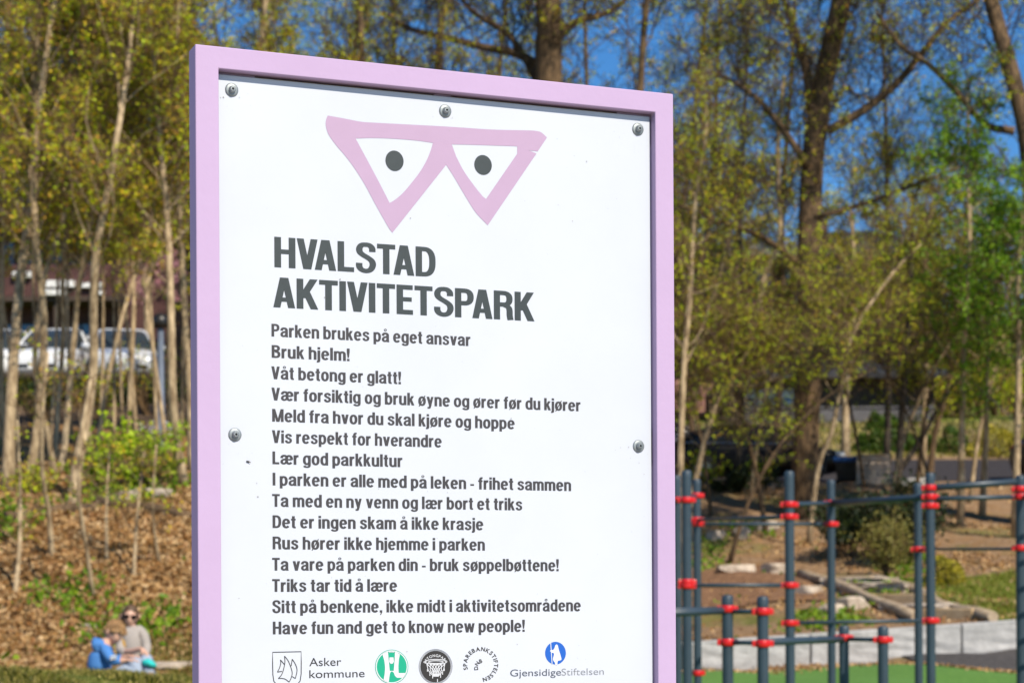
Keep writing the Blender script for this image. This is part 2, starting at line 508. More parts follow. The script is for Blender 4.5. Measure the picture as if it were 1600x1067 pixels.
# portal outline: legs to the ground, one window for the panel
o_pts = [(0, -.02), (0, STOP), (xR, STOP), (xR, -.02), (ix1, -.02), (ix1, zb_in - .045), (ix0, zb_in - .045), (ix0, -.02)]
w_pts = [(ix0, zb_in), (ix0, izt), (ix1, izt), (ix1, zb_in)]
for pts, rev in ((o_pts, False), (w_pts, True)):
    f0, f1 = add_prof(pts, 0, D)
    n = len(pts)
    for k in range(n):
        q = [f0[k], f0[(k + 1) % n], f1[(k + 1) % n], f1[k]]
        bm.faces.new(q)
    for ring in (f0, f1):
        for k in range(n):
            if not bm.edges.get((ring[k], ring[(k + 1) % n])): bm.edges.new((ring[k], ring[(k + 1) % n]))
bm.edges.ensure_lookup_table()
for yv in (0, D):
    es = [e for e in bm.edges if abs(e.verts[0].co.y - yv) < 1e-6 and abs(e.verts[1].co.y - yv) < 1e-6]
    bmesh.ops.triangle_fill(bm, use_beauty=True, use_dissolve=True, edges=es)
bmesh.ops.recalc_face_normals(bm, faces=bm.faces)
me = bpy.data.meshes.new('frame'); bm.to_mesh(me); bm.free(); me.materials.append(M['lavender'])
fo = bpy.data.objects.new('frame', me); COL.objects.link(fo); fo.parent = sign
bevel(fo, .0018, 3)
PY = 0.015                                            # panel face sits this far behind the frame's front
px1 = SP(1015.5, 300, PY)[0]
pzt = izt - 0.0045
pan = MB(); pan.box2((ix0 - .004 + .006, PY, zb_in + .006), (px1, PY + .005, pzt))
po = pan.build('panel', M['panel'], sign); bevel(po, .0006, 2)
# tabs behind the panel that carry the bolts, and the brown batten seen in the gap above it
def tabx(u): return SP(u, 160, PY)[0]
for a, bb in ((341, 400), (680, 707), (966, 1024)):
    tb = MB(); tb.box2((max(tabx(a), ix0) , PY + .0055, izt - .05), (min(tabx(bb), ix1), PY + .0095, izt - .0003))
    tb.build('mounting_tab', M['lavender'], sign)
bt = MB(); bt.box2((ix0 + .001, PY + .011, izt - .035), (ix1 - .001, D - .002, izt - .0006)); bt.build('batten', M['batten'], sign)
for u, v in ((341, 680), (1019, 698)):
    zz = SP(u, v, PY)[1]
    tb = MB()
    if u < 700: tb.box2((ix0 + .0005, PY + .0055, zz - .03), (ix0 + .05, PY + .0095, zz + .03))
    else: tb.box2((ix1 - .05, PY + .0055, zz - .03), (ix1 - .0005, PY + .0095, zz + .03))
    tb.build('mounting_tab', M['lavender'], sign)
# bolts with washers
ru = abs(SP(372.5, 141, PY)[0] - SP(351.5, 141, PY)[0]) / 2
zbot = SP(367, 1217, PY)[1]
for q in ((362, 141), (695.5, 174), (996.5, 202.5), (367, 679), (997.5, 697), 0, 1, 2):
    if isinstance(q, int): x, z = (ix0 + .022, SP(695, 1, PY)[0] * 0 + (ix0 + ix1) / 2, ix1 - .03)[q], zbot
    else: x, z = SP(*q, PY)
    wsh = MB(); wsh.lathe((x, PY, z), [(0.0, .0022), (ru * .5, .0024), (ru * .82, .0021), (ru * .97, .0012), (ru, -.0002)], 28, axis='y')
    wo = wsh.build('bolt', M['zinc'], sign)
    hd = MB(); hd.lathe((x, PY - .0021, z), [(ru * .34, .0066), (ru * .40, .006), (ru * .50, .0035), (ru * .52, 0)], 20, axis='y')
    hd.lathe((x, PY - .0021, z), [(0.0, .0052), (ru * .20, .0052)], 6, 1, axis='y', smooth=False)
    hd.lathe((x, PY - .0021, z), [(ru * .20, .0052), (ru * .21, .0067), (ru * .35, .0066)], 6, 0, axis='y', smooth=False)
    hd.build('bolt_head', [M['zinc'], M['zinc_dark']], wo)

# ---------------------------------------------------------------- lettering: condensed bold grotesque drawn stroke by stroke
SV, SH, XH = .192, .148, .745
def arc(cx, cy, rx, ry, a0, a1, n=14, e=2.35):
    out = []
    for k in range(n + 1):
        a = R(a0 + (a1 - a0) * k / n); c_, s_ = math.cos(a), math.sin(a)
        out.append((cx + rx * math.copysign(abs(c_) ** (2 / e), c_), cy + ry * math.copysign(abs(s_) ** (2 / e), s_)))
    return out
def spl(pts, n=5):
    p = [np.array(q, float) for q in pts]; p = [2 * p[0] - p[1]] + p + [2 * p[-1] - p[-2]]
    out = []
    for i in range(1, len(p) - 2):
        for k in range(n):
            u = k / n
            out.append(tuple(.5 * (2 * p[i] + (p[i + 1] - p[i - 1]) * u + (2 * p[i - 1] - 5 * p[i] + 4 * p[i + 1] - p[i + 2]) * u * u + (-p[i - 1] + 3 * p[i] - 3 * p[i + 1] + p[i + 2]) * u ** 3)))
    return out + [tuple(p[-2])]
def S_(pts, v=None, h=None): return ('s', pts, v or SV, h or SH)
def D_(x0, y0, x1, y1, w=None): return ('d', x0, y0, x1, y1, w or SV)
def B_(x0, y0, x1, y1): return ('b', x0, y0, x1, y1)
v2, h2 = SV / 2, SH / 2
def stem(x, y0, y1): return B_(x - v2, y0, x + v2, y1)
OC = (.275, XH / 2, .185, XH / 2 + .012 - h2)
def arch(cx, rx, x1, y0=0): return [S_(arc(cx, .51, rx, XH + .012 - h2 - .51, 175, 0) + [(x1, .4)]), stem(x1, 0, .45)]
def ring(cx, cy, rx=.075, ry=.068, w=.055): return S_(arc(cx, cy, rx, ry, 0, 360, 20, 2), w, w)
A_LOW = [S_([(.085, .50)] + arc(.265, .53, .172, .155, 165, 0) + [(.437, .45)]), B_(.437 - v2, .10, .437 + v2, .5), D_(.437, .12, .465, 0, .19),
         S_(spl([(.43, .44), (.30, .40), (.17, .355), (.095, .26), (.10, .14), (.19, .065), (.32, .09), (.43, .2)]), .18, .13)]
E_LOW = [B_(.12, .325, .46, .44), S_(arc(.275, XH / 2, .185, OC[3], 0, 322))]
GL = {
 'o': (.55, [S_(arc(*OC, 0, 360, 28))]), 'ø': (.55, [S_(arc(*OC, 0, 360, 28)), D_(.05, -.07, .50, .815, .085)]),
 'n': (.54, [stem(.095, 0, XH)] + arch(.275, .17, .445)), 'h': (.54, [stem(.095, 0, 1)] + arch(.275, .17, .445)),
 'm': (.83, [stem(.095, 0, XH)] + arch(.26, .155, .415) + arch(.58, .155, .735)),
 'u': (.54, [stem(.445, 0, XH), S_([(.095, .35)] + arc(.265, XH - .51, .17, XH + .012 - h2 - .51, 180, 355)), stem(.095, .3, XH)]),
 'r': (.36, [stem(.095, 0, XH), S_(spl([(.12, .48), (.16, .60), (.24, .665), (.35, .665)]), .17, .17)]),
 'i': (.19, [stem(.095, 0, XH), B_(0.002, .835, .188, 1)]), 'l': (.19, [stem(.095, 0, 1)]),
 'j': (.19, [stem(.095, -.08, XH), B_(.002, .835, .188, 1), S_(spl([(.095, -.05), (.085, -.12), (.03, -.145), (-.05, -.14)]), .18, .13)]),
 't': (.34, [stem(.165, .16, .95), B_(0, XH - .125, .325, XH), S_(spl([(.165, .22), (.175, .10), (.235, .062), (.325, .065)]), .185, .13)]),
 'f': (.34, [stem(.165, 0, .80), B_(0, XH - .125, .325, XH), S_(spl([(.165, .74), (.175, .88), (.235, .932), (.335, .93)]), .185, .13)]),
 'a': (.545, A_LOW), 'å': (.545, A_LOW + [ring(.265, .955, .085, .075, .052)]),
 'æ': (.86, A_LOW[:2] + A_LOW[3:] + [('o', .335, E_LOW)]),
 'b': (.55, [stem(.095, 0, 1), S_(arc(*OC, 0, 360, 28))]), 'd': (.55, [stem(.455, 0, 1), S_(arc(*OC, 0, 360, 28))]),
 'p': (.55, [stem(.095, -.22, XH), S_(arc(*OC, 0, 360, 28))]),
 'g': (.55, [stem(.455, -.02, XH), S_(arc(*OC, 0, 360, 28)), S_(spl([(.455, .02), (.445, -.10), (.37, -.16), (.25, -.17), (.14, -.145), (.085, -.07)]), .18, .125)]),
 'e': (.55, E_LOW),
 's': (.52, [S_(spl([(.425, .53), (.40, .625), (.31, .678), (.21, .675), (.125, .62), (.115, .52), (.18, .44), (.31, .375), (.405, .30), (.425, .19), (.37, .095), (.25, .062), (.135, .10), (.085, .23)], 4), .175, .135)]),
 'k': (.52, [stem(.095, 0, 1), D_(.16, .30, .40, XH, .20), D_(.255, .44, .425, 0, .195)]),
 'v': (.52, [D_(.095, XH, .255, 0), D_(.425, XH, .265, 0)]),
 'w': (.80, [D_(.09, XH, .225, 0, .18), D_(.40, XH, .245, 0, .165), D_(.40, XH, .555, 0, .165), D_(.71, XH, .575, 0, .18)]),
 'y': (.52, [D_(.095, XH, .275, .02), D_(.425, XH, .215, -.17, .175), B_(.06, -.215, .26, -.09)]),
 'H': (.61, [stem(.1, 0, 1), stem(.51, 0, 1), B_(.1, .45, .51, .60)]), 'V': (.60, [D_(.1, 1, .285, 0, .2), D_(.5, 1, .315, 0, .2)]),
 'A': (.62, [D_(.1, 0, .29, 1, .2), D_(.52, 0, .33, 1, .2), B_(.16, .20, .46, .34)]), 'L': (.49, [stem(.095, 0, 1), B_(.095, 0, .48, .155)]),
 'T': (.54, [B_(0, .845, .54, 1), stem(.27, 0, 1)]), 'I': (.19, [stem(.095, 0, 1)]),
 'D': (.60, [stem(.095, 0, 1), S_([(.1, 1 - h2), (.2, 1 - h2)] + arc(.24, .5, .265, .5 - h2, 90, -90, 22, 2.6) + [(.2, h2), (.1, h2)])]),
 'E': (.49, [stem(.095, 0, 1), B_(.095, 0, .485, .155), B_(.095, .845, .48, 1), B_(.095, .44, .45, .585)]),
 'K': (.62, [stem(.095, 0, 1), D_(.15, .36, .49, 1, .225), D_(.27, .58, .51, 0, .215)]),
 'P': (.57, [stem(.095, 0, 1), S_([(.1, 1 - h2), (.24, 1 - h2)] + arc(.28, .71, .195, .29 - h2, 90, -90, 16, 2.5) + [(.24, .42 + h2), (.1, .42 + h2)])]),
 'R': (.60, [stem(.095, 0, 1), S_([(.1, 1 - h2), (.25, 1 - h2)] + arc(.285, .725, .20, .275 - h2, 90, -90, 16, 2.5) + [(.25, .45 + h2), (.1, .45 + h2)]),
             S_(spl([(.33, .50), (.45, .44), (.485, .33), (.49, .15), (.515, 0)]), .19, .13)]),
 'B': (.60, [stem(.095, 0, 1), S_([(.1, 1 - h2), (.25, 1 - h2)] + arc(.28, .755, .19, .245 - h2, 90, -90, 14, 2.5) + [(.25, .51 + h2), (.1, .51 + h2)]),
             S_([(.1, .49 + h2), (.25, .49 + h2)] + arc(.285, .28, .215, .28 - h2, 90, -90, 14, 2.5) + [(.25, h2), (.1, h2)])]),
 'S': (.59, [S_(spl([(.485, .71), (.475, .84), (.395, .925), (.29, .94), (.175, .92), (.105, .82), (.115, .69), (.20, .60), (.36, .50), (.47, .40), (.495, .26), (.43, .115), (.30, .062), (.165, .10), (.10, .20), (.095, .32)], 4), .19, .145)]),
 'M': (.80, [stem(.095, 0, 1), stem(.705, 0, 1), D_(.12, 1, .38, 0, .18), D_(.68, 1, .42, 0, .18)]),
 '!': (.2, [('q', [(.0, 1), (.0, .72), (.055, .26), (.145, .26), (.2, .72), (.2, 1)]), B_(.01, 0, .19, .175)]),
 '-': (.30, [B_(.01, .29, .29, .42)]), ',': (.2, [B_(.01, 0, .19, .175), ('q', [(.10, 0), (.03, -.19), (.10, -.19), (.19, 0)])]),
}
SPACE, TRACK = .235, .072
def glyph(mb, prims, ox, put, layer):
    for pr in prims:
        k = pr[0]
        if k == 'o':
            glyph(mb, pr[2], ox + pr[1], put, layer); continue
        layer[0] = (layer[0] + 1) % 9
        if k == 'b': poly = [[(pr[1], pr[2]), (pr[3], pr[2]), (pr[3], pr[4]), (pr[1], pr[4])]]
        elif k == 'd':
            _, x0, y0, x1, y1, w = pr
            poly = [[(x0 - w / 2, y0), (x0 + w / 2, y0), (x1 + w / 2, y1), (x1 - w / 2, y1)]]
            if y0 > y1: poly = [poly[0][::-1]]
        elif k == 'q': poly = [pr[1][::-1]]
        else:
            p = np.array(pr[1], float)
            closed = np.allclose(p[0], p[-1])
            tg = np.gradient(p, axis=0)
            if closed: tg[0] = tg[-1] = p[1] - p[-2]
            tg /= np.linalg.norm(tg, axis=1)[:, None] + 1e-9
            nrm = np.stack([-tg[:, 1] * pr[2] / 2, tg[:, 0] * pr[3] / 2], 1)
            a, b_ = p + nrm, p - nrm
            n = len(p)
            V = [put(ox + q[0], q[1], layer[0]) for q in np.concatenate([a, b_])]
            i = np.arange(n - 1)
            mb.add(V, np.stack([i + n, i + n + 1, i + 1, i], -1)); continue
        for q in poly:
            mb.add([put(ox + x, y, layer[0]) for x, y in q], [np.array([list(range(len(q)))])])

def text_width(s):
    w = 0; last = 0
    for ch in s:
        if ch == ' ': w += SPACE; continue
        w += GL[ch][0] + TRACK
    return w - TRACK

KERN = {'AL': 0, 'VA': -.13, 'LS': .0, 'ST': -.01, 'TA': -.10, 'AK': .0, 'KT': -.02, 'IV': -.01, 'VI': -.01, 'PA': -.09, 'AR': 0, 'LT': -.08, 'AV': -.1, 'HV': -.01}
def line(name, s, u0, v0, u1, cap_px, m, lift=.0004, TRACK=.072):
    """one line of lettering: left end u0 and baseline v0, right end u1 (photo pixels)"""
    x0, z0 = SP(u0, v0, PY); x1, _ = SP(u1, v0, PY)
    _, zc = SP(u0, v0 - cap_px, PY)
    ky = zc - z0; pairs = [s[i:i + 2] for i in range(len(s) - 1)]
    kx = (x1 - x0) / (text_width(s) + (TRACK - .072) * (len(s) - 1) + sum(KERN.get(p, 0) for p in pairs))
    mb = MB(); lay = [0]; pen = 0
    def put(x, y, l): return (x0 + x * kx, PY - lift - l * .00002, z0 + y * ky)
    for i, ch in enumerate(s):
        if ch == ' ': pen += SPACE; continue
        glyph(mb, GL[ch][1], pen, put, lay)
        pen += GL[ch][0] + TRACK + KERN.get(s[i:i + 2], 0)
    return mb.build(name, m, sign)

line('title_lettering', 'HVALSTAD', 428.5, 417.5, 680.5, 47.5, M['ink_title'], TRACK=.045)
line('title_lettering', 'AKTIVITETSPARK', 427, 480.0, 835, 47.0, M['ink_title'], TRACK=.045)
ROWS = [('Parken brukes på eget ansvar', 424.2, 735), ('Bruk hjelm!', 424.5, 546.3), ('Våt betong er glatt!', 424, 626.5),
        ('Vær forsiktig og bruk øyne og ører før du kjører', 424.2, 907), ('Meld fra hvor du skal kjøre og hoppe', 425.3, 804),
        ('Vis respekt for hverandre', 425, 690), ('Lær god parkkultur', 425.7, 628.8), ('I parken er alle med på leken - frihet sammen', 426, 892.2),
        ('Ta med en ny venn og lær bort et triks', 425.2, 816), ('Det er ingen skam å ikke krasje', 425.9, 755), ('Rus hører ikke hjemme i parken', 426, 757.5),
        ('Ta vare på parken din - bruk søppelbøttene!', 425.2, 873), ('Triks tar tid å lære', 425.2, 620.3),
        ('Sitt på benkene, ikke midt i aktivitetsområdene', 425.6, 907.3), ('Have fun and get to know new people!', 426.2, 820)]
for k, (s, u0, u1) in enumerate(ROWS):
    line('text_row', s, u0, 525.6 + 33.2 * k, u1, 19.8, M['ink'])

# ---------------------------------------------------------------- emblem and logos
def shape(name, loops, m, lift=.0004, parent=sign, zoom=(1, 0, 0), smooth=False):
    """flat printed shape; loops in zoomed-crop pixels (scale, x offset, y offset); later loops are holes"""
    k, ox, oy = zoom
    cu = bpy.data.curves.new(name, 'CURVE'); cu.dimensions = '2D'; cu.fill_mode = 'BOTH'
    for lp in loops:
        if smooth: lp = spl(list(lp) + [lp[0]], 4)[:-1]
        sp_ = cu.splines.new('POLY'); sp_.points.add(len(lp) - 1); sp_.use_cyclic_u = True
        for q, (u, v) in zip(sp_.points, lp):
            x, z = SP(u / k + ox, v / k + oy, PY); q.co = (x, z, 0, 1)
    tmp = bpy.data.objects.new('tmp', cu); COL.objects.link(tmp)
    dg = bpy.context.evaluated_depsgraph_get()
    me = bpy.data.meshes.new_from_object(tmp.evaluated_get(dg))
    bpy.data.objects.remove(tmp); bpy.data.curves.remove(cu)
    co = np.zeros(len(me.vertices) * 3); me.vertices.foreach_get('co', co); co = co.reshape(-1, 3)
    me.vertices.foreach_set('co', np.stack([co[:, 0], np.full(len(co), PY - lift), co[:, 1]], -1).ravel())
    me.materials.clear(); me.materials.append(m); me.name = name; me.update()
    o = bpy.data.objects.new(name, me); COL.objects.link(o); o.parent = parent
    return o
def ell(cx, cy, rx, ry, n=40, tilt=0): return [(cx + rx * math.cos(a) - tilt * ry * math.sin(a), cy + ry * math.sin(a)) for a in np.linspace(0, 2 * math.pi, n, endpoint=False)]
def cs(pts, n=5): return spl(pts, n)
Z6 = (4.324, 500, 170)
outline = cs([(52, 48), (120, 60), (200, 75), (280, 90), (400, 98), (850, 122), (1150, 142), (1400, 148), (1460, 152), (1495, 162), (1533, 196)]) + \
    [(1470, 290), (1408, 281), (1462, 304), (1133, 788)] + cs([(1115, 770), (1050, 700), (980, 590), (900, 455), (852, 380)]) + [(489, 838)] + \
    cs([(470, 815), (440, 765), (370, 640), (300, 510), (230, 400), (170, 320), (110, 250), (60, 180), (42, 130), (38, 95), (44, 65)])
holeA = cs([(240, 202), (350, 199), (480, 203), (640, 215), (762, 232)]) + cs([(758, 250), (745, 290), (720, 350), (680, 420), (620, 500), (560, 570), (505, 617), (470, 637)]) + [(400, 500), (320, 350)]
holeB = [(890, 242), (1000, 244), (1332, 255), (1332, 305), (1121, 611)] + cs([(1098, 592), (1040, 520), (970, 420), (920, 325)])
emb = shape('emblem', [outline, holeA, holeB], M['ink_pink'], zoom=Z6)
for e in ((503, 353, 61, 69), (1101, 381, 59, 67)):
    shape('emblem_pupil', [ell(*e, tilt=-.07)], M['ink_title'], .0006, emb, Z6)

def stroke(name, lines, w, m, zoom, lift=.0004, parent=sign, closed=False, mbx=None):
    """thin printed line(s), width in zoomed pixels"""
    k, ox, oy = zoom
    mb = MB()
    for li, ln in enumerate(lines):
        p = np.array(ln, float)
        tg = np.gradient(p, axis=0)
        if np.allclose(p[0], p[-1]): tg[0] = tg[-1] = p[1] - p[-2]
        tg /= np.linalg.norm(tg, axis=1)[:, None] + 1e-9
        nr = np.stack([-tg[:, 1], tg[:, 0]], 1) * w / 2
        V = []
        for q in np.concatenate([p + nr, p - nr]):
            x, z = SP(q[0] / k + ox, q[1] / k + oy, PY); V.append((x, PY - lift - .00002 * (li % 7), z))
        n = len(p); i = np.arange(n - 1)
        mb.add(V, np.stack([i, i + 1, i + n + 1, i + n], -1))
    return mb.build(name, m, parent)

def btext(name, s, zoom, x0, x1, base0, cap, m, lift=.0004, parent=sign, embolden=0.0, base1=None):
    """printed words in the built-in typeface, fitted between two photo positions"""
    k, ox, oy = zoom
    cu = bpy.data.curves.new(name, 'FONT'); cu.body = s; cu.fill_mode = 'FRONT'; cu.offset = embolden
    tmp = bpy.data.objects.new('tmp', cu); COL.objects.link(tmp)
    dg = bpy.context.evaluated_depsgraph_get()
    me = bpy.data.meshes.new_from_object(tmp.evaluated_get(dg))
    bpy.data.objects.remove(tmp)
    co = np.zeros(len(me.vertices) * 3); me.vertices.foreach_get('co', co); co = co.reshape(-1, 3)
    a, bq = co[:, 0].min(), co[:, 0].max()
    xa, za = SP(x0 / k + ox, base0 / k + oy, PY); xb, zb = SP(x1 / k + ox, (base1 or base0) / k + oy, PY)
    _, zc = SP(x0 / k + ox, (base0 - cap) / k + oy, PY)
    u = (co[:, 0] - a) / (bq - a)
    me.vertices.foreach_set('co', np.stack([xa + (xb - xa) * u, np.full(len(co), PY - lift), za + co[:, 1] / .729 * (zc - za)], -1).ravel())
    me.materials.clear(); me.materials.append(m); me.update()
    o = bpy.data.objects.new(name, me); COL.objects.link(o); o.parent = parent
    return o

def arctext(name, s, zoom, cx, cy, rad, a0, a1, cap, m, lift=.0004, parent=sign, embolden=0.01, ky=1.0):
    """letters set round a circle, angles in degrees clockwise from the left"""
    k, ox, oy = zoom
    Vs, Fs, n0 = [], [], 0
    wid = []
    ms = []
    dg = None
    for ch in s:
        cu = bpy.data.curves.new(name, 'FONT'); cu.body = ch; cu.fill_mode = 'FRONT'; cu.offset = embolden
        tmp = bpy.data.objects.new('tmp', cu); COL.objects.link(tmp)
        dg = bpy.context.evaluated_depsgraph_get()
        me = bpy.data.meshes.new_from_object(tmp.evaluated_get(dg)); bpy.data.objects.remove(tmp)
        co = np.zeros(len(me.vertices) * 3); me.vertices.foreach_get('co', co); co = co.reshape(-1, 3)[:, :2]
        fs = [list(p.vertices) for p in me.polygons]
        bpy.data.meshes.remove(me)
        ms.append((co, fs)); wid.append(co[:, 0].max() - co[:, 0].min())
    gap = .13
    tot = sum(wid) + gap * (len(s) - 1)
    pen = 0
    mb = MB()
    for (co, fs), w in zip(ms, wid):
        am = R(a0 + (a1 - a0) * (pen + w / 2) / tot)
        e = np.array((math.cos(math.pi + am), math.sin(math.pi + am)))     # outward, y down
        tg = np.array((-e[1], e[0]))
        x = (co[:, 0] - co[:, 0].min() - w / 2) / .729 * cap; y = co[:, 1] / .729 * cap
        V = []
        for xi, yi in zip(x, y):
            q = np.array((cx, cy)) + (e * (rad + yi) + tg * xi) * np.array((1, ky))
            X, Z = SP(q[0] / k + ox, q[1] / k + oy, PY); V.append((X, PY - lift, Z))
        by = {}
        for f in fs: by.setdefault(len(f), []).append(f)
        mb.add(V, [np.array(f) for f in by.values()])
        pen += w + gap
    return mb.build(name, m, parent)

Z4 = (5.161, 410, 1000)
sh = stroke('shield_logo', [[(82, 95), (312, 90), (313, 180), (312, 270), (304, 325), (270, 368), (200, 402), (128, 372), (92, 328), (84, 275), (82, 180), (82, 95)]], 7, M['ink_char'], Z4)
stroke('shield_sails', [cs([(178, 125), (208, 165), (232, 225), (240, 265), (230, 305), (215, 335)]), cs([(215, 335), (185, 312), (155, 305), (128, 306)]), cs([(128, 306), (155, 275), (172, 225), (181, 175), (178, 125)]),
                        [(145, 155), (176, 192)], cs([(145, 155), (148, 180), (138, 220), (120, 254)]), [(120, 254), (158, 248)],
                        cs([(240, 150), (265, 190), (279, 240), (265, 306)]), [(265, 306), (240, 290)], [(240, 150), (232, 205)]], 6, M['ink_char'], Z4, .0005, sh)
btext('municipality_lettering', 'Asker', Z4, 378, 636, 207, 70, M['ink_char'], base1=203)
btext('municipality_lettering', 'kommune', Z4, 378, 824, 303, 68, M['ink_char'], base1=297)
gl = shape('green_round_logo', [ell(1042, 212, 134, 138)], M['ink_teal'], .0003, zoom=Z4)
shape('logo_ring', [ell(1042, 212, 129, 133), ell(1042, 212, 121, 125)], M['ink_white'], .0005, gl, Z4)
shape('logo_letterform', [cs([(966, 108), (982, 98), (1008, 90)]) + cs([(1012, 96), (1016, 140), (1022, 200), (1026, 245)]) + [(1058, 245)] + cs([(1062, 200), (1066, 140), (1068, 92)]) +
                          cs([(1085, 96), (1108, 112)]) + cs([(1100, 150), (1096, 210), (1098, 262)]) + [(1156, 262)] + cs([(1150, 282), (1142, 300)]) + [(1085, 300), (1068, 285)] + cs([(1060, 262), (1050, 252), (1035, 252), (1026, 275), (1018, 335)]) + [(975, 325)] +
                          cs([(985, 270), (988, 215), (982, 160)])], M['ink_white'], .0005, gl, Z4)
shape('logo_bottle', [[(1024, 136), (1056, 136), (1059, 170), (1052, 184), (1040, 188), (1028, 184), (1021, 170)]], M['ink_white'], .0007, gl, Z4)
shape('logo_cap', [[(1020 + 11 * i, 82), (1028 + 11 * i, 82), (1028 + 11 * i, 96), (1020 + 11 * i, 96)] for i in range(4)], M['ink_white'], .0007, gl, Z4)
bl = shape('dark_round_logo', [ell(1396, 210, 122, 128)], M['ink_char'], .0003, zoom=Z4)
stroke('logo_ring', [ell(1396, 210, 134, 139) + [(1530, 210)], ell(1396, 210, 127, 133) + [(1523, 210)]], 2.5, M['ink_char'], Z4, .0003, bl)
arctext('logo_lettering', 'BETONGPARK', Z4, 1396, 218, 86, 22, 158, 22, M['ink_white'], .0005, bl)
net = [ell(1398, 172, 86, 20) + [(1484, 172)], ell(1398, 174, 60, 11) + [(1458, 174)]]
for i in range(6):
    a = 1325 + i * 29
    net.append([(a, 188), (1398 + (a - 1398) * .55 + 22, 240), (1398 + (a - 1398) * .25, 290)])
    net.append([(a, 188), (1398 + (a - 1398) * .55 - 22, 240), (1398 + (a - 1398) * .25, 290)])
for a, b0, b1 in ((1330, 232, 250), (1350, 255, 285), (1372, 285, 305), (1411, 310, 335), (1436, 270, 300), (1452, 240, 275), (1466, 225, 245)):
    net.append([(a, b0), (a, b1)])
stroke('logo_net', net, 6, M['ink_white'], Z4, .0005, bl)
Z5 = (6.154, 700, 990)
ft = arctext('foundation_lettering', 'SPAREBANKSTIFTELSEN', Z5, 313, 292, 130, -20, 262, 40, M['ink_char'], embolden=.025)
arctext('foundation_initials', 'DNB', Z5, 335, 322, 48, -22, 84, 38, M['ink_char'], embolden=.025)
wl = shape('blue_round_logo', [ell(1033, 183, 100, 109)], M['ink_blue'], .0003, zoom=Z5)
shape('logo_figure', [cs([(1042, 98), (1054, 108), (1060, 130), (1066, 155), (1080, 200), (1090, 240), (1080, 252), (1062, 256), (1054, 262), (1049, 296)], 3) + [(1030, 297)] +
                      cs([(1027, 275), (1012, 255), (1008, 235), (1018, 195), (1012, 182), (1000, 180), (984, 168), (982, 156), (996, 152), (1012, 150), (1024, 130), (1030, 108)], 3)], M['ink_white'], .0005, wl, Z5)
shape('logo_staff', [[(983, 86), (990, 84), (1003, 291), (996, 291)]], M['ink_white'], .0006, wl, Z5)
btext('insurer_lettering', 'Gjensidige', Z5, 598, 1087, 407, 70, M['ink_soft'], base1=398)
btext('insurer_lettering', 'Stiftelsen', Z5, 1092, 1497, 398, 70, M['ink_pale'], embolden=-.008, base1=390)

# specks of dirt on the panel and round its bolts
rd = np.random.default_rng(77)
mb = MB()
for _ in range(150):
    if rd.uniform() < .4:
        bu, bv = [(362, 141), (695.5, 174), (996.5, 202.5), (367, 679), (997.5, 697)][rd.integers(5)]; u_, v_ = bu + rd.normal() * 16, bv + abs(rd.normal()) * 22
    else: u_, v_ = rd.uniform(352, 1008), rd.uniform(215, 1060)
    x_, z_ = SP(u_, v_, PY); r_ = rd.choice([.0003, .0004, .0006, .0009], p=[.45, .3, .18, .07])
    n_ = 7; an = np.arange(n_) * 2 * math.pi / n_; rr_ = r_ * rd.uniform(.6, 1.3, n_)
    mb.add(np.stack([x_ + np.cos(an) * rr_ * rd.uniform(.7, 1.5), np.full(n_, PY - .0009), z_ + np.sin(an) * rr_], 1), [np.array([list(range(n_))])])
M['dirt'] = mat('dirt', (.30, .28, .26), .9, var=.5, scale=200)
dr_ = mb.build('dirt_specks', M['dirt'], sign); dr_['kind'] = 'stuff'
# a fly resting on the panel
fx, fz = SP(387, 721, PY)
fl = thing('fly', 'tiny black fly sitting on the white board below a side bolt', 'fly', (SX + fx * ce - (PY) * -0 , SY + fx * se, fz))
fl.location = (SX + fx * ce - (PY - .0012) * se, SY + fx * se + (PY - .0012) * ce, fz); fl.rotation_euler = (0, 0, PHI)
k = MB(); k.tube([(-.0026, 0, .0006), (-.0012, 0, .0003), (.0004, 0, 0), (.0016, 0, -.0003), (.0026, 0, -.0004)], [.0003, .0012, .0013, .0012, .0006], 10); k.build('body', M['ink_black'], fl)
M['wing'] = mat('wing', (.12, .09, .08), .3)
for sgn in (1, -1):
    k = MB(); k.add([(0, -.001, .0003), (.0038, -.0012, .0008 + sgn * .0012), (.0046, -.0011, sgn * .002), (.0014, -.001, sgn * .0012)], [np.array([[0, 1, 2, 3]])]); k.build('wing', M['wing'], fl)

# ================================================================ GRANITE WALL
M['granite'] = mat('granite', (.36, .35, .335), .9, col2=(.50, .485, .465), scale=5, bump=.6, bscale=14)
wall = thing('granite_wall', 'low retaining wall of pale split granite blocks behind the exercise bars', 'wall', (6, WALL_Y, float(H(6, 26.9))))
x = 0.4; kk = 0
for L in (1.9, 1.75, 2.05, 2.12, 2.2, 1.9, 2.1):
    nxg, nzg = int(L / .12), 5
    bmw = bmesh.new()
    bmesh.ops.create_cube(bmw, size=1)
    bmesh.ops.subdivide_edges(bmw, edges=bmw.edges[:], cuts=6, use_grid_fill=True)
    for v in bmw.verts:
        q = v.co.copy()
        X = x + .012 + (q.x + .5) * (L - .024); Yw = WALL_Y + .01 + (q.y + .5) * .42
        zb = float(H(X, 26.95)) - .12; zt = .665 + .062 * (X - 2.4) + .06
        Z = zb + (q.z + .5) * (zt - zb)
        jit = .012 if abs(q.y + .5) < .01 else .010
        v.co = (X - 6 + random.uniform(-.3, .3) * .01, Yw - WALL_Y + random.uniform(-1, 1) * jit, Z - wall.location.z + random.uniform(-1, 1) * .009)
    me = bpy.data.meshes.new('block'); bmw.to_mesh(me); bmw.free(); me.materials.append(M['granite'])
    o = bpy.data.objects.new('block', me); COL.objects.link(o); o.parent = wall; bevel(o, .012, 2)
    x += L; kk += 1

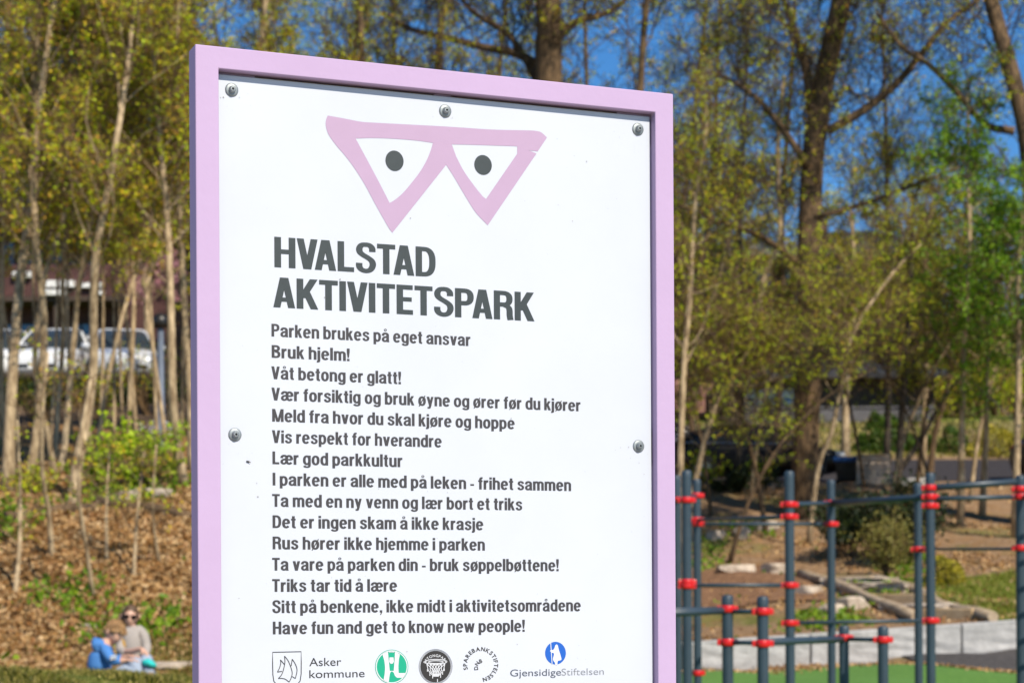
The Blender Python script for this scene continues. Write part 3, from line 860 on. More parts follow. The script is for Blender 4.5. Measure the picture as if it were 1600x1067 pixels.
# ================================================================ STEPS
M['stone'] = mat('stone', (.30, .23, .17), .9, col2=(.60, .50, .39), scale=6, bump=.7)
M['timber'] = mat('timber', (.28, .20, .12), .85, col2=(.50, .39, .27), scale=4, stretch=(1, 1, 6), bump=.4)
M['timber_new'] = mat('timber_new', (.50, .33, .16), .8, col2=(.66, .48, .27), scale=4, bump=.3)
a0, a1 = G(1250, 903, 27.5), G(1432, 972, 27.5)
b0, b1 = G(1360, 908, 27.5), G(1552, 988, 27.5)
def log(mb, p, q, r, n=10, mi=0, wob=.03, k=7, seed=0):
    rg = np.random.default_rng(seed)
    pts = [Vector(p).lerp(Vector(q), i / (k - 1)) + Vector(rg.uniform(-wob, wob, 3)) for i in range(k)]
    mb.tube(pts, [r * rg.uniform(.9, 1.08) for _ in pts], n, mi)
mid = (a0 + b1) / 2
st = thing('steps', 'garden steps of stone slabs and boards between two timber logs climbing the slope', 'steps', on(mid.x, mid.y))
for p, q, sd in ((a0, a1, 1), (b0, b1, 2)):
    m_ = MB(); 
    pts = []
    for i in range(9):
        c = p.lerp(q, i / 8); pts.append((c.x - st.location.x, c.y - st.location.y, float(H(c.x, c.y)) + .07 - st.location.z))
    m_.tube(pts, [.085 + .008 * math.sin(i * 2.1) for i in range(9)], 10); m_.build('side_log', M['timber'], st)
for i in range(6):
    t_ = (i + .45) / 6
    l_, r_ = a0.lerp(a1, t_), b0.lerp(b1, t_)
    c = (l_ + r_) / 2; w = (r_ - l_); yaw = math.atan2(w.y, w.x)
    zc = float(H(c.x, c.y))
    bmw = bmesh.new(); bmesh.ops.create_cube(bmw, size=1); bmesh.ops.subdivide_edges(bmw, edges=bmw.edges[:], cuts=3, use_grid_fill=True)
    wooden = i in (0, 3, 5)
    for v in bmw.verts:
        v.co = Vector((v.co.x * (w.length - .16), v.co.y * (.14 if wooden else .34), v.co.z * (.18 if wooden else .16)))
        if not wooden: v.co += Vector((random.uniform(-.04, .04), random.uniform(-.05, .05), random.uniform(-.02, .02)))
    me = bpy.data.meshes.new('tread'); bmw.to_mesh(me); bmw.free(); me.materials.append(M['timber_new'] if wooden else M['stone'])
    o = bpy.data.objects.new('tread_board' if wooden else 'tread_stone', me); COL.objects.link(o); o.parent = st
    o.location = Vector((c.x, c.y, zc + .05)) - st.location; o.rotation_euler = (0, 0, yaw); bevel(o, .015, 2)

def rock(name, label, p, size, seed, m=None, group=None):
    rg = np.random.default_rng(seed)
    bmw = bmesh.new(); bmesh.ops.create_icosphere(bmw, subdivisions=3, radius=1)
    ph = rg.uniform(0, 6, 6)
    for v in bmw.verts:
        c = v.co
        f = 1 + .16 * math.sin(c.x * 2.3 + ph[0]) * math.sin(c.y * 2.7 + ph[1]) + .12 * math.sin(c.z * 4 + ph[2] + c.x * 2) + rg.uniform(-.03, .03)
        q = c * f
        v.co = Vector([math.copysign(min(abs(q[i]), .78 + .1 * math.sin(ph[i + 3])), q[i]) * size[i] / 2 for i in range(3)])
    me = bpy.data.meshes.new(name); bmw.to_mesh(me); bmw.free(); me.materials.append(m or M['stone'])
    o = bpy.data.objects.new(name, me); COL.objects.link(o); o.location = Vector(p) + Vector((0, 0, size[2] * .2)); o.rotation_euler = (0, 0, rg.uniform(0, 3))
    return tag(o, label, 'stone', group)
for i, (u, v, s, lab) in enumerate([
    (1195, 828, (.7, .5, .35), 'rounded grey boulder in the soil bank right behind the second tall bar post'),
    (1160, 838, (.5, .4, .3), 'grey stone lying just left of the rounded boulder on the soil bank'),
    (1118, 842, (.45, .4, .28), 'grey stone on the soil bank, nearest the sign frame'),
    (1215, 897, (.7, .5, .3), 'flat grey stone below the mulch bed, nearest the second tall bar post'),
    (1150, 894, (.9, .5, .25), 'long grey stone edging the lower side of the mulch bed'),
    (1262, 928, (.6, .4, .25), 'pale stone tucked against the left log of the garden steps'),
    (1330, 950, (.7, .5, .3), 'pale flat stone under the left log of the garden steps'),
    (1300, 960, (.5, .4, .25), 'small pale stone below the left log of the garden steps'),
    (200, 784, (.6, .4, .3), 'pale rock at the upper edge of the leafy bank, beside the fallen logs'),
    (238, 778, (.8, .4, .25), 'pale flat rock at the top of the leafy bank, nearest the sign'),
    (268, 1043, (.7, .9, .12), 'flat pale stone slab at the foot of the bank, beside the sign'),
    (138, 985, (.25, .2, .12), 'small whitish stone in the dry leaves above the boy in blue')]):
    rock('stone', lab, G(u, v, 19.2), s, 40 + i)

def thing_mesh(name, label, cat, mb, mats, loc=(0, 0, 0), group=None):
    return tag(mb.build(name, mats, None, loc), label, cat, group)
# fallen logs on the left bank
for (ua, va, ub, vb, r, sd, lab) in ((12, 818, 152, 794, .085, 3, 'fallen grey log lying across the upper left bank, its end near the picture edge'),
                                     (150, 790, 300, 812, .08, 4, 'fallen log on the leafy bank reaching to the sign frame'),
                                     (60, 770, 140, 742, .05, 5, 'thin fallen branch leaning above the logs on the left bank')):
    p, q = G(ua, va), G(ub, vb)
    m_ = MB(); log(m_, (p - q) / 2 + Vector((0, 0, .05)), (q - p) / 2 + Vector((0, 0, .05)), r, 9, 0, .04, 8, sd)
    thing_mesh('fallen_log', lab, 'log', m_, M['bark'], (p + q) / 2)

# ================================================================ EXERCISE BARS
M['steel'] = mat('slate_steel', (.035, .055, .075), .42, spec=.5, var=.1, scale=5, bump=.05, bscale=50)
M['red'] = mat('red_clamp', (.62, .008, .008), .35, spec=.5, coat=.2)
def rig(name, label, posts, bars, base):
    root = thing(name, label, 'exercise bars', base)
    B = Vector(base)
    loc = {}
    for key, (u, vt, Y, w, clamps) in posts.items():
        r = w / FPX * Y / 2
        top = P(u, vt, Y); zg = float(H(top.x, top.y)) - .05
        loc[key] = (top, r)
        m_ = MB(); cx, cy = top.x - B.x, top.y - B.y
        z0, z1 = zg - B.z, top.z - B.z
        m_.lathe((cx, cy, 0), [(r, z0), (r, z1 - r * 1.6)], 20)
        po = m_.build('post', M['steel'], root)
        m_ = MB(); m_.lathe((cx, cy, 0), [(r * 1.03, z1 - r * 1.65), (r * 1.03, z1 - r * .55), (r * .9, z1 - r * .22), (r * .6, z1 - r * .05), (0, z1)], 20)
        m_.build('post_cap', M['steel'], po)
        for cv, ang in clamps:
            zc = P(u, cv, Y).z - B.z
            h = .027
            m_ = MB()
            R_ = r * 1.34
            m_.lathe((cx, cy, zc), [(r * 1.01, -h), (R_ * .93, -h), (R_, -h * .6), (R_, h * .6), (R_ * .93, h), (r * 1.01, h)], 22)
            ca, sa = math.cos(R(ang)), math.sin(R(ang))
            Mx = np.array([[ca, -sa, 0], [sa, ca, 0], [0, 0, 1]])
            for sg in (1, -1):      # the two ears that bolt the halves together
                m_.box((cx + sg * ca * R_ * 1.12, cy + sg * sa * R_ * 1.12, zc), (r * .75, r * .75, h * 1.7), 0, Mx)
                m_.lathe((cx + sg * ca * R_ * 1.1, cy + sg * sa * R_ * 1.1, zc), [(0, h * .95), (r * .25, h * .92), (r * .28, h * .7)], 8)
            o = m_.build('clamp', M['red'], po); bevel(o, .006, 2)
    for (p, q, r) in bars:
        def pt(e):
            if isinstance(e, tuple) and isinstance(e[0], str):
                k, v = e; t_ = loc[k][0]; uu = posts[k][0]
                return P(uu, v, t_.y)
            return Vector(e)
        a, b_ = pt(p), pt(q)
        m_ = MB(); m_.tube([a - B, a.lerp(b_, .5) - B, b_ - B], r, 12)
        m_.build('bar', M['steel'], root)
    return root, loc

tall = {
 'p0': (1057.5, 742, 19.2, 13, [(781, 0)]),
 'p1': (1072.5, 734, 18.0, 15.5, [(781, 0), (909, 10), (915, 0)]),
 'p2': (1088.5, 748, 20.2, 12.5, [(774, 0), (812, 15), (818, 0), (1051, 0)]),
 'p3': (1233, 735, 18.0, 15.2, [(788, 0), (807, 0), (914, 0), (973, 0)]),
 'p4': (1298, 749, 20.2, 12.8, [(785.5, 0), (818.5, 0)]),
 'p5': (1434, 754, 20.2, 12.8, [(858, 0)]),
 'p6': (1453, 738, 18.0, 14.6, [(762, 0), (776, 0), (790, 0), (969, 0)]),
 'p7': (1594, 742, 18.0, 15, [(776, 0), (764, 0), (856, 0)]),
}
p_, s_d = Vector((.84, .545, 0)), Vector((.545, -.84, 0))
# climbing ladder that stands just outside the frame on the right and stripes two posts with its shadow
lad_c = p_ * 14.0 + s_d * -12.1
LA, LB = lad_c - p_ * .5, lad_c + p_ * .5
def pix(Pw):
    d = (Pw - Vector((0, 0, CAMZ))) / Pw.y
    return 800 + FPX * (d.x * cr + d.z * sr), HZ - FPX * (-d.x * sr + d.z * cr)
for nm, q in (('l0', LA), ('l1', LB)):
    u, v = pix(Vector((q.x, q.y, 2.45)))
    tall[nm] = (u, v, q.y, 15, [])
tb = [(('p2', 812), ('p3', 807), .017), (('p2', 818.5), ('p4', 818.5), .017), (('p3', 788), ('p4', 785.5), .021), (('p4', 787), ('p6', 776), .030),
      (('p4', 783), ('p6', 774), .017), (('p6', 762), ('p7', 752), .030), (('p6', 779), ('p7', 776), .022), (('p5', 858), ('p7', 857), .014),
      (('p3', 973), ('p6', 969), .017), (('p1', 914), ('p3', 914), .018), (('p1', 781), ('p0', 781), .018), (('p0', 781), ('p2', 774), .018), (('p5', 780), ('p6', 776), .018), (('p7', 776), ('l0', 776), .018)]
for k in range(9):
    z = .35 + .235 * k
    tb.append(((LA.x, LA.y, z), (LB.x, LB.y, z), .021))
rig('exercise_frame', 'tall slate steel workout frame with red clamps, highest of the bars right of the sign', tall, tb, on(4.0, 18.6))
low = {
 'q0': (1020, 927, 14.6, 18, [(951, 0)]),
 'q1': (1136.5, 928.5, 15.0, 17.6, [(951, 0), (1003, 0)]),
 'q2': (1191.5, 930.5, 14.8, 18.0, [(955, 0), (1005, 0)]),
 'q3': (1318.5, 976, 16.4, 15.8, [(996, 0)]),
 'q4': (1379.5, 977, 16.0, 16.6, [(999, 0)]),
}
lb = [(('q0', 959), ('q1', 953), .028), (('q1', 955), ('q2', 955), .018), (('q0', 953), ('q1', 951), .018), (('q1', 1003), ('q2', 1004), .018),
      (('q2', 1003), ('q3', 998), .028), (('q2', 1000), ('q3', 996), .018), (('q3', 998), ('q4', 999), .018)]
rig('parallel_bars', 'low slate steel parallel bars with red clamps, in front of the tall workout frame', low, lb, on(2.1, 15.2))

# ================================================================ TREES
def norm(a): return a / (np.linalg.norm(a, axis=-1, keepdims=True) + 1e-9)
def polys(st_, d, L, ns, wob, up, rg):
    d = norm(d); p = st_.copy(); out = [p]
    L = np.broadcast_to(L, len(st_))
    for k in range(ns):
        d = norm(d + rg.normal(size=d.shape) * wob + np.array([0, 0, up]))
        p = p + d * (L / ns)[:, None]; out.append(p)
    return np.stack(out, 1)
def kids(pl, m, lo, hi, ang, rg):
    N, k, _ = pl.shape
    t_ = rg.uniform(lo, hi, (N, m)) * (k - 1)
    i = np.minimum(t_.astype(int), k - 2); f = (t_ - i)[..., None]
    ix = np.arange(N)[:, None]
    a, b_ = pl[ix, i], pl[ix, i + 1]
    pos = a * (1 - f) + b_ * f
    tg = norm(b_ - a)
    rd = rg.normal(size=tg.shape); rd = norm(rd - tg * (rd * tg).sum(-1, keepdims=True))
    an = np.radians(rg.normal(ang, 12, (N, m)))[..., None]
    return pos.reshape(-1, 3), (tg * np.cos(an) + rd * np.sin(an)).reshape(-1, 3), (t_ / (k - 1)).reshape(-1)
def seg_add(mb, pl, r0, r1, n, mi):
    N, k, _ = pl.shape
    r0 = np.broadcast_to(r0, N)
    for j in range(k - 1):
        f0, f1 = j / (k - 1), (j + 1) / (k - 1)
        mb.prisms(pl[:, j], pl[:, j + 1], r0 * (1 - f0) + r1 * f0, r0 * (1 - f1) + r1 * f1, n, mi)

def tree(name, label, cat, base, pts, rads, seed, bark='bark', twig='twig', leaf='leaf_olive', nl=16, lo=.3, limb=2.6, sub=8, tw=7, lv=3.0,
         leafsz=.08, ang=52, up=.06, extra=(), group=None, subl=.42, lk=1.0):
    """pts: trunk centre line in world space; extra: further thick limbs (points, radii)"""
    rg = np.random.default_rng(seed)
    B = np.array(base, float)
    root = thing(name, label, cat, base, 0, group)
    pts = np.array([tuple(q) for q in pts], float) - B; rads = np.array(rads, float)
    # smooth the trunk line
    if len(pts) > 2:
        q = np.array(spl([tuple(a) for a in pts], 3)); rr = np.interp(np.linspace(0, 1, len(q)), np.linspace(0, 1, len(rads)), rads)
    else: q, rr = pts, rads
    rr = rr.copy(); rr[0] *= 1.35
    if len(rr) > 3: rr[1] *= 1.12
    tm = MB(); tm.tube(q, rr, 12)
    srcs = [(q, rr, nl)]
    for ep, er in extra:
        ep = np.array(spl([tuple(np.array(tuple(a)) - B) for a in ep], 3)); er = np.interp(np.linspace(0, 1, len(ep)), np.linspace(0, 1, len(er)), er)
        tm.tube(ep, er, 9); srcs.append((ep, er, max(4, nl // 2)))
    cr_ = MB()
    for si, (pl, rl, cnt) in enumerate(srcs):
        seglen = np.concatenate([[0], np.cumsum(np.linalg.norm(np.diff(pl, axis=0), axis=1))]); tot = seglen[-1]
        t_ = np.sort(rg.uniform(lo if si == 0 else .2, 1.0, cnt))
        pos = np.stack([np.interp(t_ * tot, seglen, pl[:, c]) for c in range(3)], 1)
        rad = np.interp(t_ * tot, seglen, rl)
        az = np.arange(cnt) * 2.4 + rg.uniform(0, 6) + rg.normal(size=cnt) * .4
        el = np.radians(90 - rg.normal(ang, 10, cnt))
        d = np.stack([np.cos(az) * np.cos(el), np.sin(az) * np.cos(el), np.sin(el)], 1)
        L = limb * (1.15 - .55 * t_) * rg.uniform(.6, 1.3, cnt) * (1 if si == 0 else .8)
        lp = polys(pos, d, L, 6, .16, up, rg)
        lr = np.minimum(rad * .5, .012 + L * .011) * lk
        seg_add(tm, lp, lr, lr * .25, 5, 0)
        sp_, sd_, tt = kids(lp, sub, .2, 1.0, 45, rg)
        SL = np.repeat(L, sub) * subl * (1.15 - .6 * tt) * rg.uniform(.6, 1.3, len(sp_))
        spl_ = polys(sp_, sd_, SL, 4, .2, up, rg)
        seg_add(cr_, spl_, np.repeat(lr, sub) * .36 + .002, .003, 3, 0)
        tp, td, _ = kids(spl_, tw, .25, 1.0, 42, rg)
        TLn = rg.uniform(.18, .5, len(tp)) * (limb / 2.6) ** .5
        tpl = polys(tp, td, TLn, 2, .2, .05, rg)
        seg_add(cr_, tpl, .0045, .002, 3, 0)
        n = int(len(tpl) * lv / 2.2)
        if n:
            ii = rg.integers(0, len(tpl), n); f = rg.uniform(.15, 1.05, n)[:, None]
            a, b_ = tpl[ii, 1], tpl[ii, 2]
            c = np.where(f < .5, tpl[ii, 0] * (1 - 2 * f) + a * 2 * f, a * (2 - 2 * f) + b_ * (2 * f - 1)) + rg.normal(size=(n, 3)) * .03
            c = np.repeat(c, 4, 0) + rg.normal(size=(4 * n, 3)) * leafsz * .42
            cr_.leaves(c, leafsz * .72, 1, .2, .62, rg)
    tm.build('trunk', M[bark], root)
    cr_.build('crown', [M[twig], M[leaf]], root)
    return root

def ptrunk(px, Y, w0, w1, top=None):
    """photo-pixel trunk line at distance Y, carried on upwards past the frame to height top"""
    pts = [P(u, v, Y) for u, v in px]
    if top:
        d = (pts[-1] - pts[-2]).normalized(); d = (d + Vector((0, 0, .6))).normalized()
        while pts[-1].z < top: pts.append(pts[-1] + d * 1.2)
    n = len(pts)
    # a little depth wander so that trunks are not all in one plane
    k = len(px)
    wid = [w0 + (w1 - w0) * min(1, i / (k - 1)) for i in range(n)]
    r = [w / FPX * Y / 2 for w in wid]
    for i in range(k, n): r[i] = r[k - 1] * max(.25, 1 - (i - k + 1) / (n - k + 1))
    return pts, r

def guided(label, px, w0, w1, seed, top=13, Y=None, name='alder_tree', cat='tree', ymin=20, extra=(), group=None, **kw):
    if Y is None:
        g = G(px[0][0], px[0][1], ymin); Y = g.y
    b_ = P(px[0][0], px[0][1], Y); g = on(b_.x, Y, -.1)
    if kw.get('bark') == 'bark_pale' and name == 'alder_tree' and px[0][0] < 420: w0, w1 = w0 * .72, w1 * .62
    pts, r = ptrunk(px, Y, w0, w1, top)
    rg = np.random.default_rng(seed + 900)
    ph = rg.uniform(0, 6)
    for i in range(1, len(pts)): pts[i].y += .35 * math.sin(ph + i * .9) - .35 * math.sin(ph)
    if g.z < pts[0].z - .05 or g.z > pts[0].z: pts[0] = Vector(g)
    ex = []
    for epx, e0, e1 in extra:
        ep = [P(u, v, Y + .1 * i) for i, (u, v) in enumerate(epx)]
        ex.append((ep, [(e0 + (e1 - e0) * i / (len(ep) - 1)) / FPX * Y / 2 for i in range(len(ep))]))
    return tree(name, label, cat, g, pts, r, seed, extra=ex, group=group, **kw)

LT = dict(bark='bark_pale', leaf='leaf_olive', limb=1.9, nl=36, lo=.30, sub=8, tw=12, lv=1.35, ang=36, lk=.5, leafsz=.085)
guided('pale slender alder at the far left picture edge, left stem of the pair', [(12, 770), (18, 600), (25, 430), (32, 330), (36, 200), (45, 100), (55, -20)], 26, 15, 1, **LT)
guided('pale alder just right of the leftmost trunk, right stem of the pair', [(42, 772), (62, 640), (75, 500), (70, 400), (70, 300), (75, 180), (85, 40), (90, -20)], 20, 12, 2, **LT)
guided('thin grey alder behind the gap between the left pair and the forked stems', [(85, 715), (90, 620), (100, 520), (105, 440), (120, 330), (128, 250), (132, 120), (140, -20)], 12, 8, 3, **LT)
guided('left stem of the forked alders standing in front of the white car', [(88, 745), (80, 690), (72, 620), (70, 560), (85, 440), (112, 330), (120, 200), (128, -20)], 13, 9, 4, **LT)
guided('right stem of the forked alders standing in front of the white car', [(92, 740), (95, 690), (98, 600), (108, 500), (120, 440), (148, 320), (160, 200), (160, 60), (165, -20)], 15, 9, 5, **LT)
guided('thick pale alder trunk in the middle of the left grove', [(112, 790), (115, 720), (125, 640), (135, 560), (140, 480), (150, 400), (172, 300), (185, 200), (190, 120), (200, -20)], 26, 11, 6, **LT)
guided('leaning alder stem rising above the leafy green bush', [(150, 700), (165, 620), (185, 510), (205, 420), (225, 340), (240, 240), (250, 100), (255, -20)], 10, 8, 7, Y=36, **LT)
guided('brown alder trunk close to the left side of the sign frame', [(288, 760), (275, 640), (272, 520), (265, 420), (255, 320), (245, 240), (235, 100), (232, -20)], 19, 9, 8, **LT)
guided('thin bent alder stem behind the lamp post', [(262, 640), (240, 545), (228, 480), (232, 400), (262, 260), (275, 100), (280, -20)], 9, 7, 9, Y=37, **LT)
guided('brown alder touching the left edge of the sign frame', [(300, 740), (298, 600), (290, 400), (285, 200), (290, -20)], 17, 10, 10, **LT)
guided('alder standing further up the slope behind the left pair', [(0, 690), (5, 500), (2, 300), (15, 100), (20, -20)], 12, 8, 11, Y=42, **LT)
guided('alder far up the slope in the middle of the left grove', [(200, 660), (205, 480), (200, 330), (215, 150), (212, -20)], 10, 8, 12, Y=43, **LT)
SPL = dict(name='sapling', cat='sapling', top=None, bark='bark_pale', limb=.6, nl=9, lo=.3, sub=4, tw=4, lv=.6, leafsz=.07, ang=35, lk=.5)
guided('sapling on the leafy bank below the left fallen log', [(82, 870), (80, 800), (78, 740), (85, 650), (92, 560)], 9, 5, 21, **SPL)
guided('straight sapling stem in the middle of the leafy bank above the boy', [(147, 930), (142, 850), (137, 770), (140, 690), (150, 590)], 7, 4, 22, **SPL)
guided('thin sapling on the leafy bank between the boy and the sign', [(208, 905), (208, 800), (215, 700)], 6, 3, 23, **SPL)
guided('thin sapling beside the straight stem above the boy', [(167, 880), (160, 790), (158, 700)], 5, 3, 24, **SPL)
guided('sapling at the far left edge of the leafy bank', [(22, 930), (22, 850), (15, 760), (10, 650)], 8, 4, 25, **SPL)
guided('sapling on the leafy bank nearest the sign frame', [(250, 880), (245, 800), (255, 700)], 5, 3, 26, **SPL)
rs_ = np.random.default_rng(99)
thin = [(8, 36), (30, 40), (58, 44), (78, 38), (112, 41), (138, 37), (158, 44), (178, 39), (192, 42), (215, 39), (246, 38), (265, 45), (284, 43)]
side = ['left of', 'just behind', 'right of']
for i, (u_, Y_) in enumerate(thin):
    b_ = 950 - (float(H((u_ - 800) / FPX * Y_, Y_)) - CAMZ) / Y_ * FPX
    w1_ = rs_.normal() * 10; w2_ = rs_.normal() * 16
    guided('very thin pale alder stem in the left grove', [(u_, b_), (u_ + w1_ * .5, b_ - 130), (u_ + w1_, b_ - 270), (u_ + (w1_ + w2_) / 2, b_ - 420), (u_ + w2_, b_ - 600), (u_ + w2_ * 1.2, -20)],
           rs_.uniform(6, 9), rs_.uniform(3, 5), 300 + i, Y=Y_, group='very thin alder stems in the left grove', **{**LT, 'nl': 18, 'limb': 1.4, 'lv': 1.5, 'lo': .36})
# behind and above the sign
MT = dict(bark='bark', leaf='leaf_olive', limb=2.7, nl=28, lo=.3, sub=10, tw=12, lv=1.0, twig='twig_dark', lk=.6, ang=42)
guided('dark slim tree whose top shows above the left half of the sign', [(575, 700), (570, 400), (568, 100), (560, -20)], 13, 9, 31, Y=41, **MT)
guided('slim tree showing above the middle of the sign', [(690, 690), (688, 300), (685, 50), (700, -20)], 15, 11, 32, Y=42, **MT)
guided('slim pale tree showing above the sign, next to its left corner', [(420, 700), (425, 400), (410, 100), (415, -20)], 14, 9, 33, Y=40, **LT)
guided('thick brown tree showing above the right half of the sign', [(870, 690), (860, 400), (856, 110), (858, 60), (852, -20)], 48, 38, 34, Y=44, top=15, name='maple_tree',
       extra=[([(852, 110), (810, 85), (760, 75), (700, 60), (640, 45), (600, 20)], 16, 6), ([(862, 70), (900, 35), (950, 20), (1000, -20)], 16, 6), ([(850, 150), (800, 60), (740, 20), (700, -30)], 13, 5)], **MT)
guided('slim tree showing above the right corner of the sign', [(985, 700), (990, 400), (1000, 120), (1010, -20)], 14, 9, 35, Y=40, **MT)
# right
RT = dict(bark='bark', leaf='leaf_olive', limb=3.0, nl=26, lo=.42, sub=9, tw=11, lv=.85, twig='twig_dark', lk=.55, leafsz=.085)
guided('big brown tree trunk standing in front of the black car', [(1256, 803), (1254, 740), (1257, 640), (1262, 520), (1265, 400), (1270, 300), (1275, 220), (1284, 140), (1300, 60), (1318, -30)], 42, 31, 41, top=17, name='maple_tree',
       extra=[([(1268, 170), (1262, 120), (1245, 60), (1222, -10)], 18, 9), ([(1294, 205), (1350, 172), (1400, 132), (1445, 78), (1480, 35), (1530, 0)], 15, 7), ([(1272, 340), (1340, 322), (1420, 292), (1500, 262)], 9, 4),
              ([(1262, 260), (1215, 190), (1165, 140), (1110, 110)], 12, 4), ([(1262, 420), (1190, 370), (1120, 345), (1060, 320)], 9, 4)], **RT)
guided('tall tree trunk at the right picture edge, leaning left into the sky', [(1616, 770), (1612, 500), (1602, 330), (1590, 220), (1575, 140), (1560, 60), (1545, -20)], 31, 23, 42, Y=40, top=17, name='maple_tree',
       extra=[([(1585, 205), (1540, 195), (1500, 150), (1450, 100), (1410, 75), (1370, 20)], 13, 5)], **RT)
RS = dict(bark='bark_pale', leaf='leaf_lime', limb=2.0, nl=22, lo=.34, sub=9, tw=13, lv=.95, lk=.55, leafsz=.08)
guided('thin pale stem leaning right beside the sign frame', [(1058, 720), (1068, 600), (1080, 470), (1086, 400), (1092, 300), (1110, 180)], 10, 5, 51, Y=37, top=None, **RS)
guided('leaning pale tree whose forked foot stands before the black car', [(1122, 748), (1148, 680), (1162, 600), (1175, 520), (1188, 440), (1212, 390), (1217, 340), (1215, 230), (1225, 120)], 14, 6, 52, top=None, **RS)
guided('thin upright stem left of the leaning pale tree', [(1086, 740), (1083, 640), (1092, 540), (1112, 470), (1150, 330), (1195, 230)], 8, 4, 53, top=None, **RS)
guided('dark V shaped small tree in front of the road', [(1402, 775), (1402, 700), (1407, 600), (1416, 500), (1425, 390), (1430, 300)], 13, 6, 54, top=None, extra=[([(1404, 738), (1440, 685), (1475, 622), (1525, 560)], 9, 5)], **{**RS, 'bark': 'bark_dark', 'twig': 'twig_dark'})
guided('crooked brown stem right of the dark V shaped tree', [(1452, 755), (1460, 680), (1480, 590), (1492, 450), (1500, 330)], 10, 6, 55, top=None, **{**RS, 'bark': 'bark'})
guided('thin pale birch stem in front of the road at right', [(1534, 805), (1535, 680), (1532, 600), (1540, 450), (1545, 300)], 10, 5, 56, top=None, name='birch_tree', **{**RS, 'leaf': 'leaf_green'})
guided('pale branchy stem leaning right across the big trunk', [(1262, 790), (1275, 730), (1292, 680), (1310, 590), (1330, 520), (1392, 430), (1440, 380)], 9, 4, 57, top=None, Y=38, **RS)
guided('thin stem leaning right behind the leaning pale tree', [(1062, 668), (1120, 625), (1180, 605), (1250, 570), (1320, 520)], 8, 3, 58, Y=39, top=None, **RS)
rs_ = np.random.default_rng(123)
for i, (u_, Y_, lean) in enumerate([(1078, 39, 60), (1112, 42, -40), (1138, 37, 110), (1172, 44, 70), (1198, 40, -90), (1352, 45, -60), (1385, 41, 110), (1430, 44, 60), (1470, 40, -110), (1515, 43, 70)]):
    b_ = 950 - (float(H((u_ - 800) / FPX * Y_, Y_)) - CAMZ) / Y_ * FPX
    hgt = rs_.uniform(280, 430)
    guided('slender leaning bare stem in the thicket right of the sign', [(u_, b_), (u_ + lean * .25, b_ - hgt * .3), (u_ + lean * .7, b_ - hgt * .6), (u_ + lean * 1.4, b_ - hgt * .85), (u_ + lean * 2.1, b_ - hgt)],
           rs_.uniform(5, 8), 2, 400 + i, Y=Y_, top=None, group='slender leaning stems in the thicket right of the sign', **{**RS, 'bark': 'bark' if i % 3 else 'bark_pale', 'twig': 'twig' if i % 2 else 'twig_dark', 'lv': .6, 'limb': 1.8, 'tw': 13, 'lo': .36, 'nl': 18, 'leaf': 'leaf_olive' if i % 2 else 'leaf_lime'})
for i, (u_, Y_) in enumerate([(1095, 52), (1150, 46), (1205, 54), (1385, 50)]):
    b_ = 950 - (float(H((u_ - 800) / FPX * Y_, Y_)) - CAMZ) / Y_ * FPX
    a_, c_ = rs_.normal() * 12, rs_.normal() * 25
    guided('slim dark twiggy tree rising against the sky right of the sign', [(u_, b_), (u_ + a_, b_ - 200), (u_ + c_ * .5, b_ - 400), (u_ + c_, b_ - 600), (u_ + c_ * 1.4, -30)], rs_.uniform(8, 11), 4, 500 + i, Y=Y_, top=None,
           group='slim dark twiggy trees against the sky right of the sign', **{**RT, 'limb': 2.6, 'nl': 26, 'lv': .7, 'ang': 40, 'lo': .45, 'bark': 'bark_dark' if i % 2 else 'bark'})
for i, (u_, Y_) in enumerate([(470, 46), (535, 50), (625, 47), (750, 52), (930, 48), (1035, 50)]):
    b_ = 950 - (float(H((u_ - 800) / FPX * Y_, Y_)) - CAMZ) / Y_ * FPX
    a_, c_ = rs_.normal() * 12, rs_.normal() * 22
    guided('slim dark twiggy tree showing above the top of the sign', [(u_, b_), (u_ + a_, b_ - 200), (u_ + c_ * .5, b_ - 400), (u_ + c_, b_ - 600), (u_ + c_ * 1.4, -30)], rs_.uniform(9, 12), 5, 520 + i, Y=Y_, top=13,
           group='slim dark twiggy trees showing above the top of the sign', **{**MT, 'limb': 2.4})
GT = dict(bark='bark_pale', leaf='leaf_green', limb=2.2, nl=24, lo=.35, sub=8, tw=8, lv=6, leafsz=.10, lk=.6, name='birch_tree')
guided('fresh green leafy tree left of the tall trunk at the right edge', [(1500, 760), (1500, 560), (1506, 400), (1505, 280), (1510, 150)], 10, 5, 61, Y=40, top=None, **{**GT, 'lv': 2.6, 'limb': 1.5})
guided('bright green leafy tree at the right edge below the tall trunk', [(1585, 740), (1588, 560), (1580, 450), (1585, 340)], 11, 6, 62, Y=38, top=None, **GT)
guided('light green tree standing behind the dark V shaped tree', [(1440, 700), (1445, 560), (1440, 430), (1445, 330)], 10, 5, 63, Y=47, top=None, **{**GT, 'leaf': 'leaf_lime', 'lv': 3.5})
guided('olive leafed tree standing behind the black car', [(1150, 660), (1140, 560), (1150, 430), (1145, 320)], 12, 6, 64, Y=56, top=None, **{**GT, 'leaf': 'leaf_olive', 'lv': 3.5})
guided('olive leafed tree behind the big trunk on its right', [(1320, 650), (1325, 540), (1335, 430), (1330, 330)], 12, 6, 65, Y=57, top=None, **{**GT, 'leaf': 'leaf_olive', 'lv': 3.5})
guided('pink blossoming cherry tree half hidden in the left grove', [(232, 520), (228, 420), (222, 330), (215, 260)], 8, 4, 66, Y=62, top=None, **{**GT, 'leaf': 'leaf_pink', 'lv': 4, 'limb': 1.3, 'name': 'cherry_tree'})

